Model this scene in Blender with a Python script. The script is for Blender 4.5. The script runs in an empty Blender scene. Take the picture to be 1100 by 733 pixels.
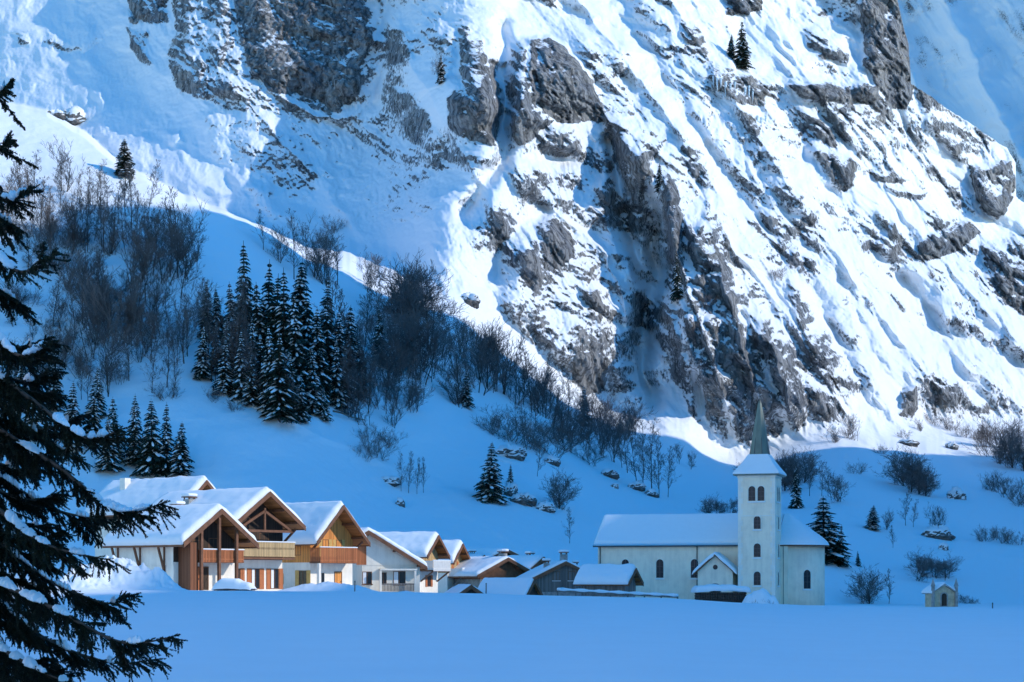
import bpy, math, random
import numpy as np
from mathutils import Vector, Matrix
random.seed(7)
SC = bpy.context.scene
COL = SC.collection
F = 1900.0; CX = 550.0; HY = 622.0          # focal length and principal point, in photo pixels
RAD = math.radians
def W(px, py, D):
    return Vector(((px - CX) / F * D, D, (HY - py) / F * D))

# ------------------------------------------------------------------ bookkeeping
def tag(o, label=None, cat=None, group=None, kind=None):
    if label: o['label'] = label
    if cat: o['category'] = cat
    if group: o['group'] = group
    if kind: o['kind'] = kind
    return o
def empty(name, loc, rz=0.0, label=None, cat=None, group=None):
    o = bpy.data.objects.new(name, None); COL.objects.link(o)
    o.empty_display_size = 0.2
    o.location = loc; o.rotation_euler = (0, 0, rz)
    return tag(o, label, cat, group)
def kids(o):
    return list(o.children)
def copy_tree(o, parent=None):
    ch = kids(o)
    c = o.copy(); COL.objects.link(c)
    if parent: c.parent = parent
    for k in ch: copy_tree(k, c)
    return c

# ------------------------------------------------------------------ mesh builder
class MB:
    def __init__(s): s.v = []; s.f = []
    def add(s, vs, fs):
        b = len(s.v); s.v.extend([tuple(p) for p in vs]); s.f.extend([tuple(i + b for i in f) for f in fs])
    def box(s, x0, x1, y0, y1, z0, z1):
        s.add([(x0,y0,z0),(x1,y0,z0),(x1,y1,z0),(x0,y1,z0),(x0,y0,z1),(x1,y0,z1),(x1,y1,z1),(x0,y1,z1)],
              [(3,2,1,0),(4,5,6,7),(0,1,5,4),(1,2,6,5),(2,3,7,6),(3,0,4,7)])
    def prism_y(s, prof, y0, y1):                 # profile in x,z, extruded along y
        n = len(prof)
        s.add([(x, y0, z) for x, z in prof] + [(x, y1, z) for x, z in prof],
              [tuple(range(n)), tuple(range(2*n-1, n-1, -1))] + [(i, i+n, (i+1) % n + n, (i+1) % n) for i in range(n)])
    def prism_z(s, prof, z0, z1):                 # profile in x,y, extruded along z
        n = len(prof)
        s.add([(x, y, z0) for x, y in prof] + [(x, y, z1) for x, y in prof],
              [tuple(range(n-1, -1, -1)), tuple(range(n, 2*n))] + [(i, (i+1) % n, (i+1) % n + n, i+n) for i in range(n)])
    def tube(s, p0, p1, r0, r1=None, n=6, cap=True):
        if r1 is None: r1 = r0
        p0 = Vector(p0); p1 = Vector(p1); d = p1 - p0
        if d.length < 1e-6: return
        d.normalize()
        a = d.cross(Vector((0, 0, 1)) if abs(d.z) < 0.9 else Vector((1, 0, 0))).normalized(); b = d.cross(a)
        vs = []
        for p, r in ((p0, r0), (p1, r1)):
            for k in range(n):
                t = 2 * math.pi * k / n
                vs.append(p + a * (math.cos(t) * r) + b * (math.sin(t) * r))
        fs = [(k, (k+1) % n, n + (k+1) % n, n + k) for k in range(n)]
        if cap: fs += [tuple(range(n-1, -1, -1)), tuple(range(n, 2*n))]
        s.add(vs, fs)
    def beam(s, p0, p1, w, h, up=(0, 0, 1)):      # rectangular bar between two points
        p0 = Vector(p0); p1 = Vector(p1); d = (p1 - p0).normalized()
        u = Vector(up); a = d.cross(u)
        if a.length < 1e-4: a = d.cross(Vector((0, 1, 0)))
        a.normalize(); b = a.cross(d)
        vs = []
        for p in (p0, p1):
            for i, j in ((-1,-1),(1,-1),(1,1),(-1,1)):
                vs.append(p + a * (i*w/2) + b * (j*h/2))
        s.add(vs, [(3,2,1,0),(4,5,6,7),(0,1,5,4),(1,2,6,5),(2,3,7,6),(3,0,4,7)])
    def build(s, name, mat, parent=None, smooth=False, bevel=0.0):
        m = bpy.data.meshes.new(name); m.from_pydata(s.v, [], s.f); m.update()
        import bmesh
        bm = bmesh.new(); bm.from_mesh(m); bmesh.ops.recalc_face_normals(bm, faces=bm.faces); bm.to_mesh(m); bm.free()
        if smooth: m.polygons.foreach_set('use_smooth', [True]*len(m.polygons))
        m.materials.append(mat)
        o = bpy.data.objects.new(name, m); COL.objects.link(o)
        if parent: o.parent = parent
        if bevel:
            bv = o.modifiers.new('bevel', 'BEVEL'); bv.width = bevel; bv.segments = 2; bv.limit_method = 'ANGLE'
        return o

def np_mesh(name, verts, quads, mat, parent=None, smooth=True, attrs=None):
    m = bpy.data.meshes.new(name)
    nv = len(verts); nq = len(quads); k = quads.shape[1]
    m.vertices.add(nv); m.vertices.foreach_set('co', np.ascontiguousarray(verts, dtype=np.float32).ravel())
    m.loops.add(nq*k); m.loops.foreach_set('vertex_index', np.ascontiguousarray(quads, dtype=np.int32).ravel())
    m.polygons.add(nq); m.polygons.foreach_set('loop_start', np.arange(nq, dtype=np.int32)*k)
    m.polygons.foreach_set('loop_total', np.full(nq, k, dtype=np.int32))
    m.polygons.foreach_set('use_smooth', np.full(nq, smooth, dtype=bool))
    for nme, arr in (attrs or {}).items():
        a = m.attributes.new(nme, 'FLOAT', 'POINT'); a.data.foreach_set('value', np.ascontiguousarray(arr, dtype=np.float32).ravel())
    m.update(calc_edges=True); m.validate()
    if mat: m.materials.append(mat)
    o = bpy.data.objects.new(name, m); COL.objects.link(o)
    if parent: o.parent = parent
    return o
def grid_quads(nr, nc):
    i = np.arange(nr*nc).reshape(nr, nc)
    return np.stack([i[:-1,:-1].ravel(), i[1:,:-1].ravel(), i[1:,1:].ravel(), i[:-1,1:].ravel()], axis=1)

# ------------------------------------------------------------------ noise
_R = np.random.RandomState(11)
_P = np.concatenate([_R.permutation(512)]*3)
_G = np.stack([np.cos(np.linspace(0, 2*np.pi, 64, endpoint=False)), np.sin(np.linspace(0, 2*np.pi, 64, endpoint=False))], 1)
def perlin(x, y, seed=0):
    x = np.asarray(x, dtype=np.float64) + seed*17.31; y = np.asarray(y, dtype=np.float64) + seed*9.77
    xi = np.floor(x).astype(np.int64); yi = np.floor(y).astype(np.int64)
    xf = x - xi; yf = y - yi; xi &= 511; yi &= 511
    u = xf*xf*xf*(xf*(xf*6-15)+10); v = yf*yf*yf*(yf*(yf*6-15)+10)
    def g(ix, iy, dx, dy):
        h = _P[_P[ix & 511] + (iy & 511)] & 63
        return _G[h, 0]*dx + _G[h, 1]*dy
    a = g(xi, yi, xf, yf); b = g(xi+1, yi, xf-1, yf); c = g(xi, yi+1, xf, yf-1); d = g(xi+1, yi+1, xf-1, yf-1)
    return ((a + u*(b-a)) + v*((c + u*(d-c)) - (a + u*(b-a)))) * 1.5
def fbm(x, y, n=4, seed=0, gain=0.5):
    s = 0; a = 1.0; t = 0
    for k in range(n):
        s = s + a*perlin(x, y, seed+k); t += a; a *= gain; x = x*2.03; y = y*2.03
    return s/t
def ridged(x, y, n=4, seed=0, gain=0.5):
    s = 0; a = 1.0; t = 0; w = 1.0
    for k in range(n):
        r = 1 - np.abs(perlin(x, y, seed+k)); r = r*r
        s = s + a*r*w; w = np.clip(r*1.6, 0, 1); t += a; a *= gain; x = x*2.07; y = y*2.07
    return s/t
def sstep(a, b, x):
    t = np.clip((x-a)/(b-a), 0, 1); return t*t*(3-2*t)

# ------------------------------------------------------------------ materials
def new_mat(name):
    m = bpy.data.materials.new(name); m.use_nodes = True
    nt = m.node_tree; b = nt.nodes['Principled BSDF']
    return m, nt, b
def nd(nt, t, **kw):
    n = nt.nodes.new(t)
    for k, v in kw.items(): setattr(n, k, v)
    return n
def noise_node(nt, scale, detail=4, rough=0.55, vec=None):
    n = nd(nt, 'ShaderNodeTexNoise'); n.inputs['Scale'].default_value = scale
    n.inputs['Detail'].default_value = detail; n.inputs['Roughness'].default_value = rough
    if vec is not None: nt.links.new(vec, n.inputs['Vector'])
    return n
def ramp(nt, fac, stops):
    r = nd(nt, 'ShaderNodeValToRGB'); nt.links.new(fac, r.inputs['Fac'])
    e = r.color_ramp.elements
    while len(e) < len(stops): e.new(0.5)
    for q, (p, c) in zip(e, stops):
        q.position = p; q.color = (c[0], c[1], c[2], 1) if not isinstance(c, (int, float)) else (c, c, c, 1)
    return r
def mixc(nt, fac, a, b):
    m = nd(nt, 'ShaderNodeMix'); m.data_type = 'RGBA'
    for s, v in ((m.inputs[0], fac), (m.inputs[6], a), (m.inputs[7], b)):
        if hasattr(v, 'is_output'): nt.links.new(v, s)
        elif isinstance(v, (int, float)): s.default_value = v
        else: s.default_value = (v[0], v[1], v[2], 1)
    return m.outputs[2]
def mmath(nt, op, a, b=0.0):
    m = nd(nt, 'ShaderNodeMath', operation=op)
    for s, v in ((m.inputs[0], a), (m.inputs[1], b)):
        if hasattr(v, 'is_output'): nt.links.new(v, s)
        else: s.default_value = v
    return m.outputs[0]
def bump(nt, b, height, strength, dist):
    n = nd(nt, 'ShaderNodeBump'); n.inputs['Strength'].default_value = strength; n.inputs['Distance'].default_value = dist
    nt.links.new(height, n.inputs['Height']); nt.links.new(n.outputs[0], b.inputs['Normal'])
def objvec(nt, sx=1, sy=1, sz=1):
    t = nd(nt, 'ShaderNodeTexCoord'); mp = nd(nt, 'ShaderNodeMapping')
    mp.inputs['Scale'].default_value = (sx, sy, sz)
    nt.links.new(t.outputs['Object'], mp.inputs['Vector']); return mp.outputs[0]
def mat_plain(name, col, rough=0.7, var=0.25, scale=3.0, bstr=0.0, bdist=0.02, stretch=(1,1,1)):
    m, nt, b = new_mat(name)
    v = objvec(nt, *stretch); n = noise_node(nt, scale, 5, 0.6, v)
    lo = tuple(c*(1-var) for c in col); hi = tuple(min(c*(1+var), 0.95) for c in col)
    r = ramp(nt, n.outputs['Fac'], [(0.3, lo), (0.7, hi)])
    nt.links.new(r.outputs[0], b.inputs['Base Color']); b.inputs['Roughness'].default_value = rough
    b.inputs['Specular IOR Level'].default_value = 0.3
    if bstr: bump(nt, b, n.outputs['Fac'], bstr, bdist)
    return m
def mat_wood(name, col, axis='z', var=0.35, plank=0.16):
    """boards: plank bands across the axis, grain along it"""
    m, nt, b = new_mat(name)
    st = {'z': (9, 9, 0.6), 'x': (0.6, 9, 9), 'y': (9, 0.6, 9)}[axis]
    v = objvec(nt, *st); n = noise_node(nt, 1.3, 5, 0.65, v)
    t = nd(nt, 'ShaderNodeTexCoord'); sep = nd(nt, 'ShaderNodeSeparateXYZ'); nt.links.new(t.outputs['Object'], sep.inputs[0])
    if axis == 'z': q = mmath(nt, 'ADD', sep.outputs[0], sep.outputs[1])
    else: q = sep.outputs[2]
    q = mmath(nt, 'DIVIDE', q, plank); fl = mmath(nt, 'FLOOR', q); fr = mmath(nt, 'FRACT', q)
    wn = nd(nt, 'ShaderNodeTexWhiteNoise', noise_dimensions='1D'); nt.links.new(fl, wn.inputs['W'])
    f = mmath(nt, 'ADD', mmath(nt, 'MULTIPLY', n.outputs['Fac'], 0.7), mmath(nt, 'MULTIPLY', wn.outputs['Value'], 0.45))
    lo = tuple(c*(1-var) for c in col); hi = tuple(min(c*(1+var), 0.9) for c in col)
    r = ramp(nt, f, [(0.25, lo), (0.85, hi)])
    gap = mmath(nt, 'GREATER_THAN', fr, 0.09)
    c = mixc(nt, gap, tuple(x*0.35 for x in col), r.outputs[0])
    nt.links.new(c, b.inputs['Base Color']); b.inputs['Roughness'].default_value = 0.65
    b.inputs['Specular IOR Level'].default_value = 0.25
    bump(nt, b, mmath(nt, 'ADD', mmath(nt, 'MULTIPLY', gap, 1.0), mmath(nt, 'MULTIPLY', n.outputs['Fac'], 0.3)), 0.4, 0.02)
    return m
SNOW_C = (0.80, 0.82, 0.84)
def mat_snow(name, bscale=1.2, bstr=0.25, bdist=0.12, var=0.03):
    m, nt, b = new_mat(name)
    g = nd(nt, 'ShaderNodeNewGeometry')
    n = noise_node(nt, bscale, 6, 0.6, g.outputs['Position'])
    r = ramp(nt, n.outputs['Fac'], [(0.3, tuple(c*(1-var) for c in SNOW_C)), (0.7, SNOW_C)])
    nt.links.new(r.outputs[0], b.inputs['Base Color']); b.inputs['Roughness'].default_value = 0.75
    b.inputs['Specular IOR Level'].default_value = 0.2
    if bstr: bump(nt, b, n.outputs['Fac'], bstr, bdist)
    return m
def mat_plaster(name, col):
    m, nt, b = new_mat(name)
    v = objvec(nt); n = noise_node(nt, 0.7, 6, 0.65, v)
    v2 = objvec(nt, 3, 3, 0.25); n2 = noise_node(nt, 0.8, 4, 0.6, v2)
    f = mmath(nt, 'ADD', mmath(nt, 'MULTIPLY', n.outputs['Fac'], 0.6), mmath(nt, 'MULTIPLY', n2.outputs['Fac'], 0.4))
    r = ramp(nt, f, [(0.32, tuple(c*0.80 for c in col)), (0.55, col), (0.75, tuple(min(.92, c*1.06) for c in col))])
    nt.links.new(r.outputs[0], b.inputs['Base Color']); b.inputs['Roughness'].default_value = 0.85
    b.inputs['Specular IOR Level'].default_value = 0.2
    n3 = noise_node(nt, 14, 3, 0.6, v); bump(nt, b, n3.outputs['Fac'], 0.15, 0.02)
    return m
def mat_glass(name):
    m, nt, b = new_mat(name)
    b.inputs['Base Color'].default_value = (0.02, 0.025, 0.03, 1); b.inputs['Roughness'].default_value = 0.22
    b.inputs['Specular IOR Level'].default_value = 0.3
    return m
def mat_mountain(name):
    m, nt, b = new_mat(name)
    g = nd(nt, 'ShaderNodeNewGeometry'); pos = g.outputs['Position']
    at = nd(nt, 'ShaderNodeAttribute', attribute_name='rock'); rk = at.outputs['Fac']
    mp = nd(nt, 'ShaderNodeMapping'); mp.inputs['Rotation'].default_value = (0, RAD(35), 0); mp.inputs['Scale'].default_value = (1.0, 1.0, 0.35)
    nt.links.new(pos, mp.inputs['Vector'])
    nf = noise_node(nt, 0.62, 7, 0.78, pos)                        # breaks the snow edge
    nb = noise_node(nt, 0.06, 4, 0.6, pos)                       # broad rock colour patches
    nst = noise_node(nt, 0.55, 6, 0.7, mp.outputs[0])            # streaks
    f = mmath(nt, 'ADD', rk, mmath(nt, 'MULTIPLY', mmath(nt, 'SUBTRACT', nf.outputs['Fac'], 0.5), 1.5))
    cov = ramp(nt, f, [(0.46, 0.0), (0.56, 1.0)])
    rc = ramp(nt, nst.outputs['Fac'], [(0.28, (0.075, 0.082, 0.092)), (0.5, (0.25, 0.258, 0.268)), (0.70, (0.43, 0.432, 0.432))])
    rb = ramp(nt, nb.outputs['Fac'], [(0.35, (0.72, 0.76, 0.82)), (0.65, (1.15, 1.10, 1.02))])
    mul = nd(nt, 'ShaderNodeMix'); mul.data_type = 'RGBA'; mul.blend_type = 'MULTIPLY'; mul.inputs[0].default_value = 1
    nt.links.new(rc.outputs[0], mul.inputs[6]); nt.links.new(rb.outputs[0], mul.inputs[7])
    vo = nd(nt, 'ShaderNodeTexVoronoi', feature='DISTANCE_TO_EDGE'); vo.inputs['Scale'].default_value = 0.16
    wv = nd(nt, 'ShaderNodeVectorMath', operation='ADD'); nt.links.new(mp.outputs[0], wv.inputs[0])
    wn_ = noise_node(nt, 0.25, 4, 0.6, pos); sc_ = nd(nt, 'ShaderNodeVectorMath', operation='SCALE'); nt.links.new(wn_.outputs['Color'], sc_.inputs[0]); sc_.inputs['Scale'].default_value = 5.0
    nt.links.new(sc_.outputs[0], wv.inputs[1]); nt.links.new(wv.outputs[0], vo.inputs['Vector'])
    crk = ramp(nt, vo.outputs['Distance'], [(0.0, 0.30), (0.13, 1.0)])
    mul2 = nd(nt, 'ShaderNodeMix'); mul2.data_type = 'RGBA'; mul2.blend_type = 'MULTIPLY'; mul2.inputs[0].default_value = 1
    nt.links.new(mul.outputs[2], mul2.inputs[6]); nt.links.new(crk.outputs[0], mul2.inputs[7]); mul = mul2
    ns = noise_node(nt, 0.35, 5, 0.55, pos)
    c = mixc(nt, cov.outputs[0], SNOW_C, mul.outputs[2])
    nt.links.new(c, b.inputs['Base Color']); b.inputs['Roughness'].default_value = 0.8
    b.inputs['Specular IOR Level'].default_value = 0.15
    h = mmath(nt, 'ADD', mmath(nt, 'MULTIPLY', mmath(nt, 'MULTIPLY', nst.outputs['Fac'], cov.outputs[0]), 2.2), mmath(nt, 'MULTIPLY', ns.outputs['Fac'], 0.35))
    bump(nt, b, h, 0.8, 1.0)
    return m
def mat_needles(name, c0, c1):
    m, nt, b = new_mat(name)
    oi = nd(nt, 'ShaderNodeObjectInfo'); g = nd(nt, 'ShaderNodeNewGeometry')
    n = noise_node(nt, 1.4, 3, 0.6, g.outputs['Position'])
    f = mmath(nt, 'ADD', mmath(nt, 'MULTIPLY', n.outputs['Fac'], 0.7), mmath(nt, 'MULTIPLY', oi.outputs['Random'], 0.3))
    r = ramp(nt, f, [(0.3, c0), (0.75, c1)])
    nt.links.new(r.outputs[0], b.inputs['Base Color']); b.inputs['Roughness'].default_value = 0.7
    b.inputs['Specular IOR Level'].default_value = 0.2
    return m
M = {}
M['snow'] = mat_snow('snow', 0.9, 0.25, 0.15)
M['roof_snow'] = mat_snow('roof_snow', 1.6, 0.2, 0.08)
M['field_snow'] = mat_snow('field_snow', 0.35, 0.22, 0.25)
M['mountain'] = mat_mountain('mountain_rock_and_snow')
M['needles'] = mat_needles('needles', (0.010, 0.020, 0.014), (0.035, 0.055, 0.035))
M['near_needles'] = mat_needles('near_needles', (0.008, 0.012, 0.007), (0.030, 0.036, 0.020))
M['bark'] = mat_plain('bark', (0.075, 0.055, 0.045), 0.9, 0.4, 4.0, 0.4, 0.03, (3,3,0.6))
M['twigs'] = mat_needles('twigs', (0.09, 0.072, 0.068), (0.19, 0.165, 0.155))
M['palebark'] = mat_plain('pale_bark', (0.14, 0.12, 0.10), 0.9, 0.4, 4.0, 0.3, 0.03, (3,3,0.6))
M['wood_orange'] = mat_wood('orange_boards', (0.72, 0.27, 0.07), 'z')
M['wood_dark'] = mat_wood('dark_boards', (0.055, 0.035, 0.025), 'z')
M['wood_red'] = mat_wood('red_brown_boards', (0.42, 0.14, 0.055), 'z', 0.35, 0.12)
M['wood_tan'] = mat_wood('tan_boards', (0.50, 0.34, 0.17), 'z', 0.25, 0.14)
M['wood_grey'] = mat_wood('weathered_boards', (0.17, 0.15, 0.135), 'z', 0.35, 0.2)
M['wood_trim'] = mat_plain('roof_timber', (0.17, 0.075, 0.04), 0.7, 0.3, 2.0)
M['wood_soffit'] = mat_wood('soffit_boards', (0.40, 0.17, 0.06), 'y', 0.3, 0.14)
M['wood_yellow'] = mat_plain('yellow_shutter', (0.62, 0.38, 0.12), 0.65, 0.15, 3.0)
M['plaster'] = mat_plaster('cream_plaster', (0.78, 0.72, 0.62))
M['plaster_white'] = mat_plaster('white_plaster', (0.86, 0.79, 0.69))
M['plaster_church'] = mat_plaster('church_plaster', (0.92, 0.77, 0.60))
M['wood_brown'] = mat_wood('brown_boards', (0.17, 0.065, 0.032), 'z')
M['stone_tan'] = mat_plain('tan_stone', (0.50, 0.41, 0.28), 0.85, 0.3, 2.0, 0.4, 0.04)
M['stone'] = mat_plain('grey_stone', (0.30, 0.29, 0.27), 0.85, 0.35, 2.5, 0.5, 0.05)
M['rockm'] = mat_plain('boulder_rock', (0.12, 0.115, 0.11), 0.9, 0.5, 1.2, 0.6, 0.12)
M['glass'] = mat_glass('window_glass')
M['frame'] = mat_plain('white_frame', (0.72, 0.70, 0.66), 0.6, 0.08, 3)
M['frame_brown'] = mat_plain('brown_frame', (0.20, 0.09, 0.045), 0.6, 0.2, 3)
M['copper'] = mat_plain('green_spire_metal', (0.165, 0.185, 0.145), 0.5, 0.22, 0.8, 0, 0, (2,2,0.4))
M['metal'] = mat_plain('dark_metal', (0.06, 0.06, 0.065), 0.45, 0.2, 3)
M['curtain'] = mat_plain('white_curtain', (0.75, 0.75, 0.75), 0.8, 0.06, 3)

M['ice'] = mat_plain('blue_ice', (0.62, 0.74, 0.80), 0.25, 0.12, 1.5)
# ================================================================== terrain
SUN_AZ = 10.0; SUN_EL = 30.0
_a = RAD(SUN_AZ); _e = RAD(SUN_EL)
SUNV = Vector((math.cos(_e)*math.cos(_a), -math.cos(_e)*math.sin(_a), math.sin(_e)))

def tps(pts):
    P = np.array(pts, dtype=float); x = P[:, :2]/300.0; n = len(P)
    d = np.sqrt(((x[:, None]-x[None])**2).sum(-1)); K = np.where(d > 0, d*d*np.log(d+1e-12), 0) + np.eye(n)*2e-3
    A = np.zeros((n+3, n+3)); A[:n, :n] = K; A[:n, n] = 1; A[:n, n+1:] = x; A[n, :n] = 1; A[n+1:, :n] = x.T
    w = np.linalg.solve(A, np.concatenate([P[:, 2], np.zeros(3)]))
    def f(px, py):
        q = np.stack([np.ravel(px), np.ravel(py)], 1)/300.0
        r = np.sqrt(((q[:, None]-x[None])**2).sum(-1)); U = np.where(r > 0, r*r*np.log(r+1e-12), 0)
        return (U@w[:n] + w[n] + q@w[n+1:]).reshape(np.shape(px))
    return f
# lower, nearer slope with the meadow and the wooded shoulder
LOW = [(-100,645,282),(100,640,285),(300,640,290),(500,640,300),(600,640,310),(750,645,315),(900,650,318),(1050,655,325),(1200,655,335),
 (0,560,302),(0,500,320),(150,560,303),(150,500,322),(300,560,305),(300,500,328),(300,450,348),(480,590,325),(480,500,388),(480,420,440),(480,350,498),
 (600,585,345),(600,500,430),(600,450,500),(660,445,585),(720,540,440),(720,485,545),(790,495,592),(800,570,372),(900,600,350),(900,540,445),(900,470,612),
 (1050,600,385),(1050,540,490),(1050,460,712),(1200,600,400),(1200,520,560),(1200,450,790),(0,400,355),(0,300,385),(0,200,425),(0,120,465),(100,400,355),(100,300,388),
 (100,200,430),(100,150,460),(200,400,358),(200,300,398),(200,215,440),(270,245,456),(290,320,425),(350,320,452),(350,400,392),(420,290,535),(400,340,470),(540,370,540),(-100,120,450),(-100,300,380)]
UP = [(-100,-60,960),(-100,120,860),(0,110,825),(0,0,900),(120,140,765),(120,0,860),(250,240,665),(250,120,735),(250,0,805),(250,-60,840),(360,262,652),(420,280,618),(420,150,712),(420,0,775),(540,300,580),(540,200,606),
 (480,345,505),(480,250,568),(480,100,648),(480,-60,745),(540,368,545),(600,430,565),(660,445,590),(600,300,622),(600,200,652),(600,100,682),(600,0,760),(600,-60,800),
 (720,480,555),(720,380,612),(720,280,645),(720,180,680),(720,80,735),(720,0,790),(790,495,595),(790,400,625),(790,300,660),(790,200,700),(790,100,755),(790,0,820),
 (900,468,616),(900,400,652),(900,300,700),(900,200,750),(900,100,805),(900,0,862),(1000,465,680),(1050,400,742),(1050,300,800),(1050,200,868),(1100,455,735),(1100,300,828),(1200,450,790),(1200,300,872),(960,60,862),(960,-60,910)]
UP = [(x, y, d) for x, y, d in UP]
SHOULDER = [(-200,70),(0,111),(50,122),(85,140),(140,185),(200,213),(250,232),(290,250),(330,272),(420,290),(480,345),(540,368),(600,430),(660,447),(720,478),(800,495),(900,468),(1000,465),(1100,455),(1300,448)]
SKY = [(-400,-9000),(940,-900),(955,-120),(964,0),(971,30),(976,46),(979,90),(1000,104),(1020,119),(1045,134),(1064,147),(1082,160),(1091,174),(1092,190),(1088,205),(1094,214),(1110,224),(1160,290),(1300,460)]

STEP = 1.0
gx = np.arange(-90, 1215, STEP); gy = np.arange(-45, 662, STEP)
PX, PY = np.meshgrid(gx, gy)
def coarse(fn):
    cx = np.linspace(gx[0], gx[-1], 150); cy = np.linspace(gy[0], gy[-1], 90)
    a, b = np.meshgrid(cx, cy); v = fn(a, b)
    u = (PX-cx[0])/(cx[1]-cx[0]); w = (PY-cy[0])/(cy[1]-cy[0])
    def c4(p0,p1,p2,p3,t): return p1+0.5*t*(p2-p0+t*(2*p0-5*p1+4*p2-p3+t*(3*(p1-p2)+p3-p0)))
    iu = np.clip(np.floor(u).astype(int), 0, len(cx)-2); iw = np.clip(np.floor(w).astype(int), 0, len(cy)-2); fu = u-iu; fw = w-iw
    cl = lambda i, n: np.clip(i, 0, n-1)
    rows = [c4(*[v[cl(iw+j, len(cy)), cl(iu+k, len(cx))] for k in (-1,0,1,2)], fu) for j in (-1,0,1,2)]
    return c4(*rows, fw)
# warped image coordinates so that no outline is a clean curve
WX = PX + 5*fbm(PX/26, PY/26, 4, 3); WY = PY + 5*fbm(PX/26, PY/26, 4, 9)
def poly_sd(poly, x=None, y=None):          # signed distance, positive inside (pixels)
    x = WX if x is None else x; y = WY if y is None else y
    P = np.array(poly, float); d = np.full(x.shape, 1e9); ins = np.zeros(x.shape, bool)
    for (x0, y0), (x1, y1) in zip(P, np.roll(P, -1, 0)):
        ex, ey = x1-x0, y1-y0; t = np.clip(((x-x0)*ex+(y-y0)*ey)/(ex*ex+ey*ey+1e-9), 0, 1)
        d = np.minimum(d, (x-x0-t*ex)**2+(y-y0-t*ey)**2)
        c = ((y0 > y) != (y1 > y)) & (x < (x1-x0)*(y-y0)/(y1-y0+1e-12)+x0); ins ^= c
    d = np.sqrt(d); return np.where(ins, d, -d)
def line_d(pl, x=None, y=None):             # distance to a polyline and side (+ right/below of its direction)
    x = WX if x is None else x; y = WY if y is None else y
    best = np.full(x.shape, 1e9); side = np.zeros(x.shape)
    for (x0, y0), (x1, y1) in zip(pl[:-1], pl[1:]):
        ex, ey = x1-x0, y1-y0; t = np.clip(((x-x0)*ex+(y-y0)*ey)/(ex*ex+ey*ey), 0, 1)
        d = np.hypot(x-x0-t*ex, y-y0-t*ey); s = np.sign(ex*(y-y0)-ey*(x-x0))
        m = d < best; best = np.where(m, d, best); side = np.where(m, s, side)
    return best, side

sh = np.interp(PX, *zip(*SHOULDER)) + np.interp(PX, [0, 300, 420], [0, 0, 1])*9*fbm(PX/30, PX*0+5.1, 4, 23)

soft = np.interp(PX, [-100, 270, 340, 480], [0.5, 0.6, 4, 13])
jit = 3.0*fbm(PX/22, PX*0+3.3, 2, 21)
wup = 1/(1+np.exp(np.clip((PY-sh-jit)/soft, -40, 40)))          # 1 on the upper mountain
dl = coarse(tps(LOW)); du = coarse(tps(UP))

# ---- rock zones: polygon, bareness, forward bulge (m), edge softness (px)
Z = []
def zone(poly, dens, bulge=0.0, edge=6.0, round_=14.0): Z.append((poly, dens, bulge, edge, round_))
zone([(256,-50),(254,20),(262,58),(273,78),(290,97),(307,103),(340,118),(355,126),(385,100),(390,62),(399,48),(410,12),(408,-50)], .86, 14, 4, 30)
zone([(372,58),(396,40),(404,70),(388,98),(372,122),(356,128),(345,112)], .6, 5, 6, 12)
zone([(186,-50),(256,-50),(256,20),(266,66),(284,92),(292,122),(270,126),(240,118),(215,105),(192,100),(180,70),(186,30)], .62, 7, 8, 16)
zone([(128,-50),(182,-50),(180,24),(160,26),(140,24)], .72, 4, 6, 10)
zone([(137,30),(160,34),(158,56),(166,70),(152,72),(141,50)], .66, 3, 5, 8)
zone([(44,42),(70,24),(96,22),(112,40),(92,62),(64,56)], .62, 4, 6, 10)
zone([(14,34),(30,34),(34,48),(18,50)], .5, 2, 5, 8)
zone([(82,2),(104,2),(98,20),(84,18)], .5, 2, 5, 8)
zone([(176,142),(196,140),(200,156),(184,160)], .62, 3, 4, 6)
zone([(215,120),(290,122),(300,150),(280,185),(240,190),(222,160)], .48, 2, 10, 12)
zone([(244,186),(262,178),(290,200),(304,232),(290,240),(262,232),(248,212)], .55, 7, 4, 14)
zone([(285,135),(330,150),(345,190),(330,220),(300,210)], .58, 3, 8, 12)
zone([(410,-50),(455,-50),(470,40),(452,62),(425,60),(415,20)], .42, 3, 10, 14)
zone([(300,110),(420,60),(470,150),(470,230),(420,250),(370,230),(320,170)], .48, 2, 16, 16)
zone([(415,90),(440,98),(478,150),(474,175),(440,150),(420,120)], .55, 4, 6, 8)
zone([(493,27),(504,28),(520,45),(526,72),(532,120),(530,156),(512,158),(494,148),(481,138),(481,106),(496,90),(492,60)], .76, 13, 4, 14)
zone([(462,40),(486,30),(492,60),(486,92),(474,84),(466,62)], .55, 5, 6, 10)
zone([(526,64),(546,66),(548,140),(538,160),(530,150),(532,110)], .8, -14, 4, 8)
zone([(546,52),(566,40),(576,40),(576,110),(596,131),(578,147),(558,158),(549,147),(546,102)], .66, 20, 4, 14)
zone([(570,41),(592,39),(606,50),(619,65),(636,89),(653,130),(633,131),(598,131),(584,122),(574,108),(568,80)], .92, 26, 2.5, 22)
zone([(575,146),(590,134),(612,134),(626,148),(626,166),(600,172),(580,164)], .55, 9, 5, 12)
zone([(604,22),(640,16),(668,60),(684,110),(690,140),(668,130),(650,100),(630,66)], .5, 6, 8, 14)
zone([(545,172),(560,168),(620,176),(655,190),(668,236),(672,300),(640,250),(596,226),(560,216),(548,196)], .5, 12, 6, 18)
zone([(533,330),(533,300),(542,264),(560,240),(596,230),(625,250),(651,278),(665,320),(677,377),(688,425),(694,452),(650,446),(614,425),(590,388),(565,362)], .52, 22, 5, 30)
zone([(574,240),(600,234),(618,256),(616,276),(600,290),(586,280),(578,262)], .84, 4, 4, 8)
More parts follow.
